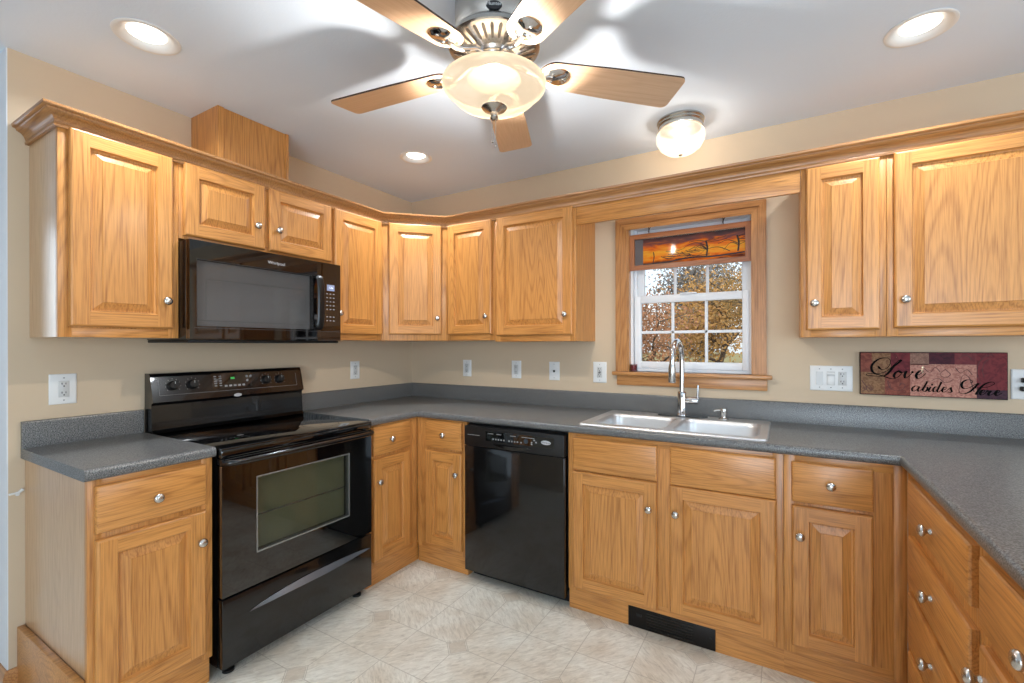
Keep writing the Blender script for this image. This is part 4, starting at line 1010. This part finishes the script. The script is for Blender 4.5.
for k in range(5):
    ang = math.radians(113.8 + 72 * k)
    bm = B(); n = len(pts)
    lo_ = [bm.verts.new((x, y, -.003)) for x, y in pts]; hi_ = [bm.verts.new((x, y, .003)) for x, y in pts]
    bm.faces.new(lo_[::-1]).material_index = 0; bm.faces.new(hi_).material_index = 1
    for i in range(n): bm.faces.new((lo_[i], lo_[(i + 1) % n], hi_[(i + 1) % n], hi_[i])).material_index = 1
    bl = obj('blade', bm, [BLADE, BLADE_EDGE], fan, (0, 0, BLZ), angle=30)
    bl.rotation_euler = (Matrix.Rotation(ang, 3, 'Z') @ Matrix.Rotation(math.radians((-.9, -.8, 0, 0, 1.4)[k]), 3, 'Y') @ Matrix.Rotation(math.radians(-9), 3, 'X')).to_euler()
    # curved blade iron: arm from the motor, paddle under the blade root
    bm = B()
    tube(bm, smooth_path([(.064, 0, .022), (.092, 0, .020), (.124, 0, .004), (.160, 0, -.009), (.200, 0, -.008)], 4), [.013 - .004 * i / 16 for i in range(17)], 12)
    pd = [(.165, .010), (.185, .026), (.212, .038), (.234, .040), (.251, .030), (.258, .008)]
    loop = pd + [(x, -y) for x, y in pd[::-1]]
    a = [bm.verts.new((x, y, -.0032)) for x, y in loop]; c = [bm.verts.new((.212 + (x - .212) * .8, y * .75, -.010)) for x, y in loop]
    bm.faces.new(a); bm.faces.new(c[::-1])
    for i in range(len(a)): bm.faces.new((a[i], a[(i + 1) % len(a)], c[(i + 1) % len(a)], c[i]))
    br = obj('blade_iron', bm, CHROME, fan, (0, 0, BLZ), (0, 0, ang), angle=50)
    br.rotation_euler = bl.rotation_euler
    bm = B()
    for x, y in ((.202, .018), (.202, -.018), (.238, 0)): lathe(bm, [(0, -.0135), (.004, -.0125), (.005, -.010)], (x, y, 0), 10)
    obj('screw', bm, NICKEL, br)
bm = B()
prof = [(.164, -.261), (.171, -.258), (.174, -.263), (.171, -.272), (.162, -.281), (.152, -.287), (.147, -.292), (.139, -.304), (.123, -.317), (.100, -.3275), (.07, -.3345), (.04, -.3375), (0, -.3385)]
lathe(bm, prof, n=64)
obj('glass_bowl', bm, BOWLG, fan, angle=70)
bm = B(); lathe(bm, [(0, -.3387), (.040, -.3387), (.043, -.339), (.038, -.344), (.022, -.350), (.013, -.356), (.012, -.368), (.015, -.373), (.010, -.379), (0, -.381)], n=28); obj('finial', bm, NICKEL, fan, angle=50)
for px, ln_ in ((.008, .085), (-.004, .070)):
    bm = B(); tube(bm, [(px, -.004, -.378), (px, -.004, -.378 - ln_)], .0009, 6)
    for i in range(12): lathe(bm, [(0, -.0015), (.0014, 0), (0, .0015)], (px, -.004, -.382 - i * ln_ / 12.5), 6)
    lathe(bm, [(0, -.010), (.0035, -.006), (.003, 0), (0, .001)], (px, -.004, -.378 - ln_), 10)
    obj('pull_chain', bm, NICKEL, fan)
light('fan_bulb', 'POINT', (FX, FY, 2.125), 30, WARM, shadow_soft_size=.014)
light('fan_down_fill', 'SPOT', (FX, FY, 2.165), 165, WARM, shadow_soft_size=.02, spot_size=math.radians(165), spot_blend=.5)  # added spot boosting the single fan bulb's downward light

# ------------------------------------------------------------------ outdoors
GRASS = plain('lawn_autumn', (120, 112, 70), .9, noise=.4, nscale=3)
bm = B()
n = 14
vs = [[bm.verts.new((-30 + 60 * i / n, .5 + 60 * j / n, -.6 + .35 * math.sin(i * 1.3 + j) * (j / n) + .9 * (j / n))) for i in range(n + 1)] for j in range(n + 1)]
for j in range(n):
    for i in range(n): bm.faces.new((vs[j][i], vs[j][i + 1], vs[j + 1][i + 1], vs[j + 1][i]))
g = obj('ground', bm, GRASS); g['kind'] = 'structure'
BARK = plain('bark', (74, 62, 54), .9, noise=.3, nscale=14)
def leaf_mat(name, cols):
    m, nt, N, L, b = new_mat(name); out = N['Material Output']
    tc = N.new('ShaderNodeTexCoord'); nz = N.new('ShaderNodeTexNoise'); nz.inputs['Scale'].default_value = 7.0; nz.inputs['Detail'].default_value = 6; nz.inputs['Roughness'].default_value = .75; L.new(tc.outputs['Object'], nz.inputs['Vector'])
    r = N.new('ShaderNodeValToRGB'); e = r.color_ramp.elements
    e[0].position = .32; e[0].color = lin(cols[0]); e[1].position = .68; e[1].color = lin(cols[-1])
    for i, c in enumerate(cols[1:-1]): q = e.new(.32 + .36 * (i + 1) / (len(cols) - 1)); q.color = lin(c)
    L.new(nz.outputs[0], r.inputs[0]); L.new(r.outputs[0], b.inputs['Base Color']); b.inputs['Roughness'].default_value = .7
    tr = N.new('ShaderNodeBsdfTranslucent'); L.new(r.outputs[0], tr.inputs[0]); mx = N.new('ShaderNodeMixShader'); mx.inputs[0].default_value = .35
    L.new(b.outputs[0], mx.inputs[1]); L.new(tr.outputs[0], mx.inputs[2]); L.new(mx.outputs[0], out.inputs[0]); return m
LEAVES = [leaf_mat('leaves_rust', [(92, 60, 44), (168, 118, 82), (128, 88, 60), (196, 156, 116)]), leaf_mat('leaves_gold', [(126, 100, 56), (190, 146, 80), (160, 124, 72), (212, 172, 112)]), leaf_mat('leaves_olive', [(66, 58, 36), (140, 112, 62), (104, 84, 52), (172, 132, 76)]), leaf_mat('leaves_grey', [(96, 96, 102), (134, 130, 128), (112, 110, 108), (150, 140, 126)])]
def tree(label, x, y, z, h, cr, lm, nleaf, ls, seed, low=.25):
    rnd = random.Random(seed)
    t = thing('tree', label, 'tree', (x, y, z), 0, 'autumn trees outside the window')
    bm = B(); tips = []
    def branch(p, d, r, l, dep):
        pts = [p]; q = p.copy(); dd = d.copy()
        for i in range(4):
            dd = (dd + Vector((rnd.uniform(-.25, .25), rnd.uniform(-.25, .25), rnd.uniform(-.08, .18)))).normalized(); q = q + dd * l / 4; pts.append(q.copy())
        tube(bm, pts, [r * (1 - .14 * i) for i in range(5)], 6)
        tips.extend(pts[1:] if dep > 0 else pts[2:])
        if dep < 3:
            for k in range(4 if dep < 2 else 3):
                a = rnd.uniform(0, 2 * PI); s = pts[rnd.randint(1, 4)]
                branch(s.copy(), (dd * .35 + Vector((math.cos(a), math.sin(a), rnd.uniform(-.1, .55)))).normalized(), r * .5, l * .68, dep + 1)
    branch(Vector((0, 0, -.1)), Vector((0, 0, 1)), h * .028, h * .5, 0)
    obj('trunk', bm, BARK, t)
    vs, fs = [], []
    for i in range(nleaf):
        c = rnd.choice(tips) + Vector((rnd.gauss(0, cr * .16), rnd.gauss(0, cr * .16), rnd.gauss(0, cr * .14)))
        if c.z < h * low * .6: continue
        u = Vector((rnd.gauss(0, 1), rnd.gauss(0, 1), rnd.gauss(0, 1))).normalized(); v = u.orthogonal().normalized(); s = ls * rnd.uniform(.6, 1.3)
        b0 = len(vs); vs += [c - u * s, c + v * s * .55, c + u * s, c - v * s * .55]; fs.append((b0, b0 + 1, b0 + 2, b0 + 3))
    me = bpy.data.meshes.new('foliage'); me.from_pydata([tuple(v) for v in vs], [], fs); me.materials.append(lm)
    o = bpy.data.objects.new('foliage', me); COL.objects.link(o); o.parent = t
tree('rust-brown autumn tree at the left of the window view', -1.1, 9.0, -.4, 5.0, 2.2, LEAVES[0], 9000, .042, 11)
tree('golden-green autumn tree at the right of the window view', 3.9, 11.5, -.4, 6.0, 2.4, LEAVES[2], 9000, .042, 23, .1)
tree('golden autumn tree low in the middle of the window view', .5, 14.5, -.3, 4.6, 3.0, LEAVES[1], 7500, .06, 37, .1)
tree('grey-brown bare-looking tree far behind the golden one', -2.2, 23, 0, 6, 4.5, LEAVES[3], 9000, .10, 41, .03)
tree('grey-brown bare-looking tree far away at the right of the window view', 4.4, 20, 0, 6, 5, LEAVES[3], 9000, .10, 53, .03)
tree('golden tree far behind at the left edge of the window view', -7.5, 22, 0, 4.6, 4, LEAVES[1], 8000, .11, 61, .03)
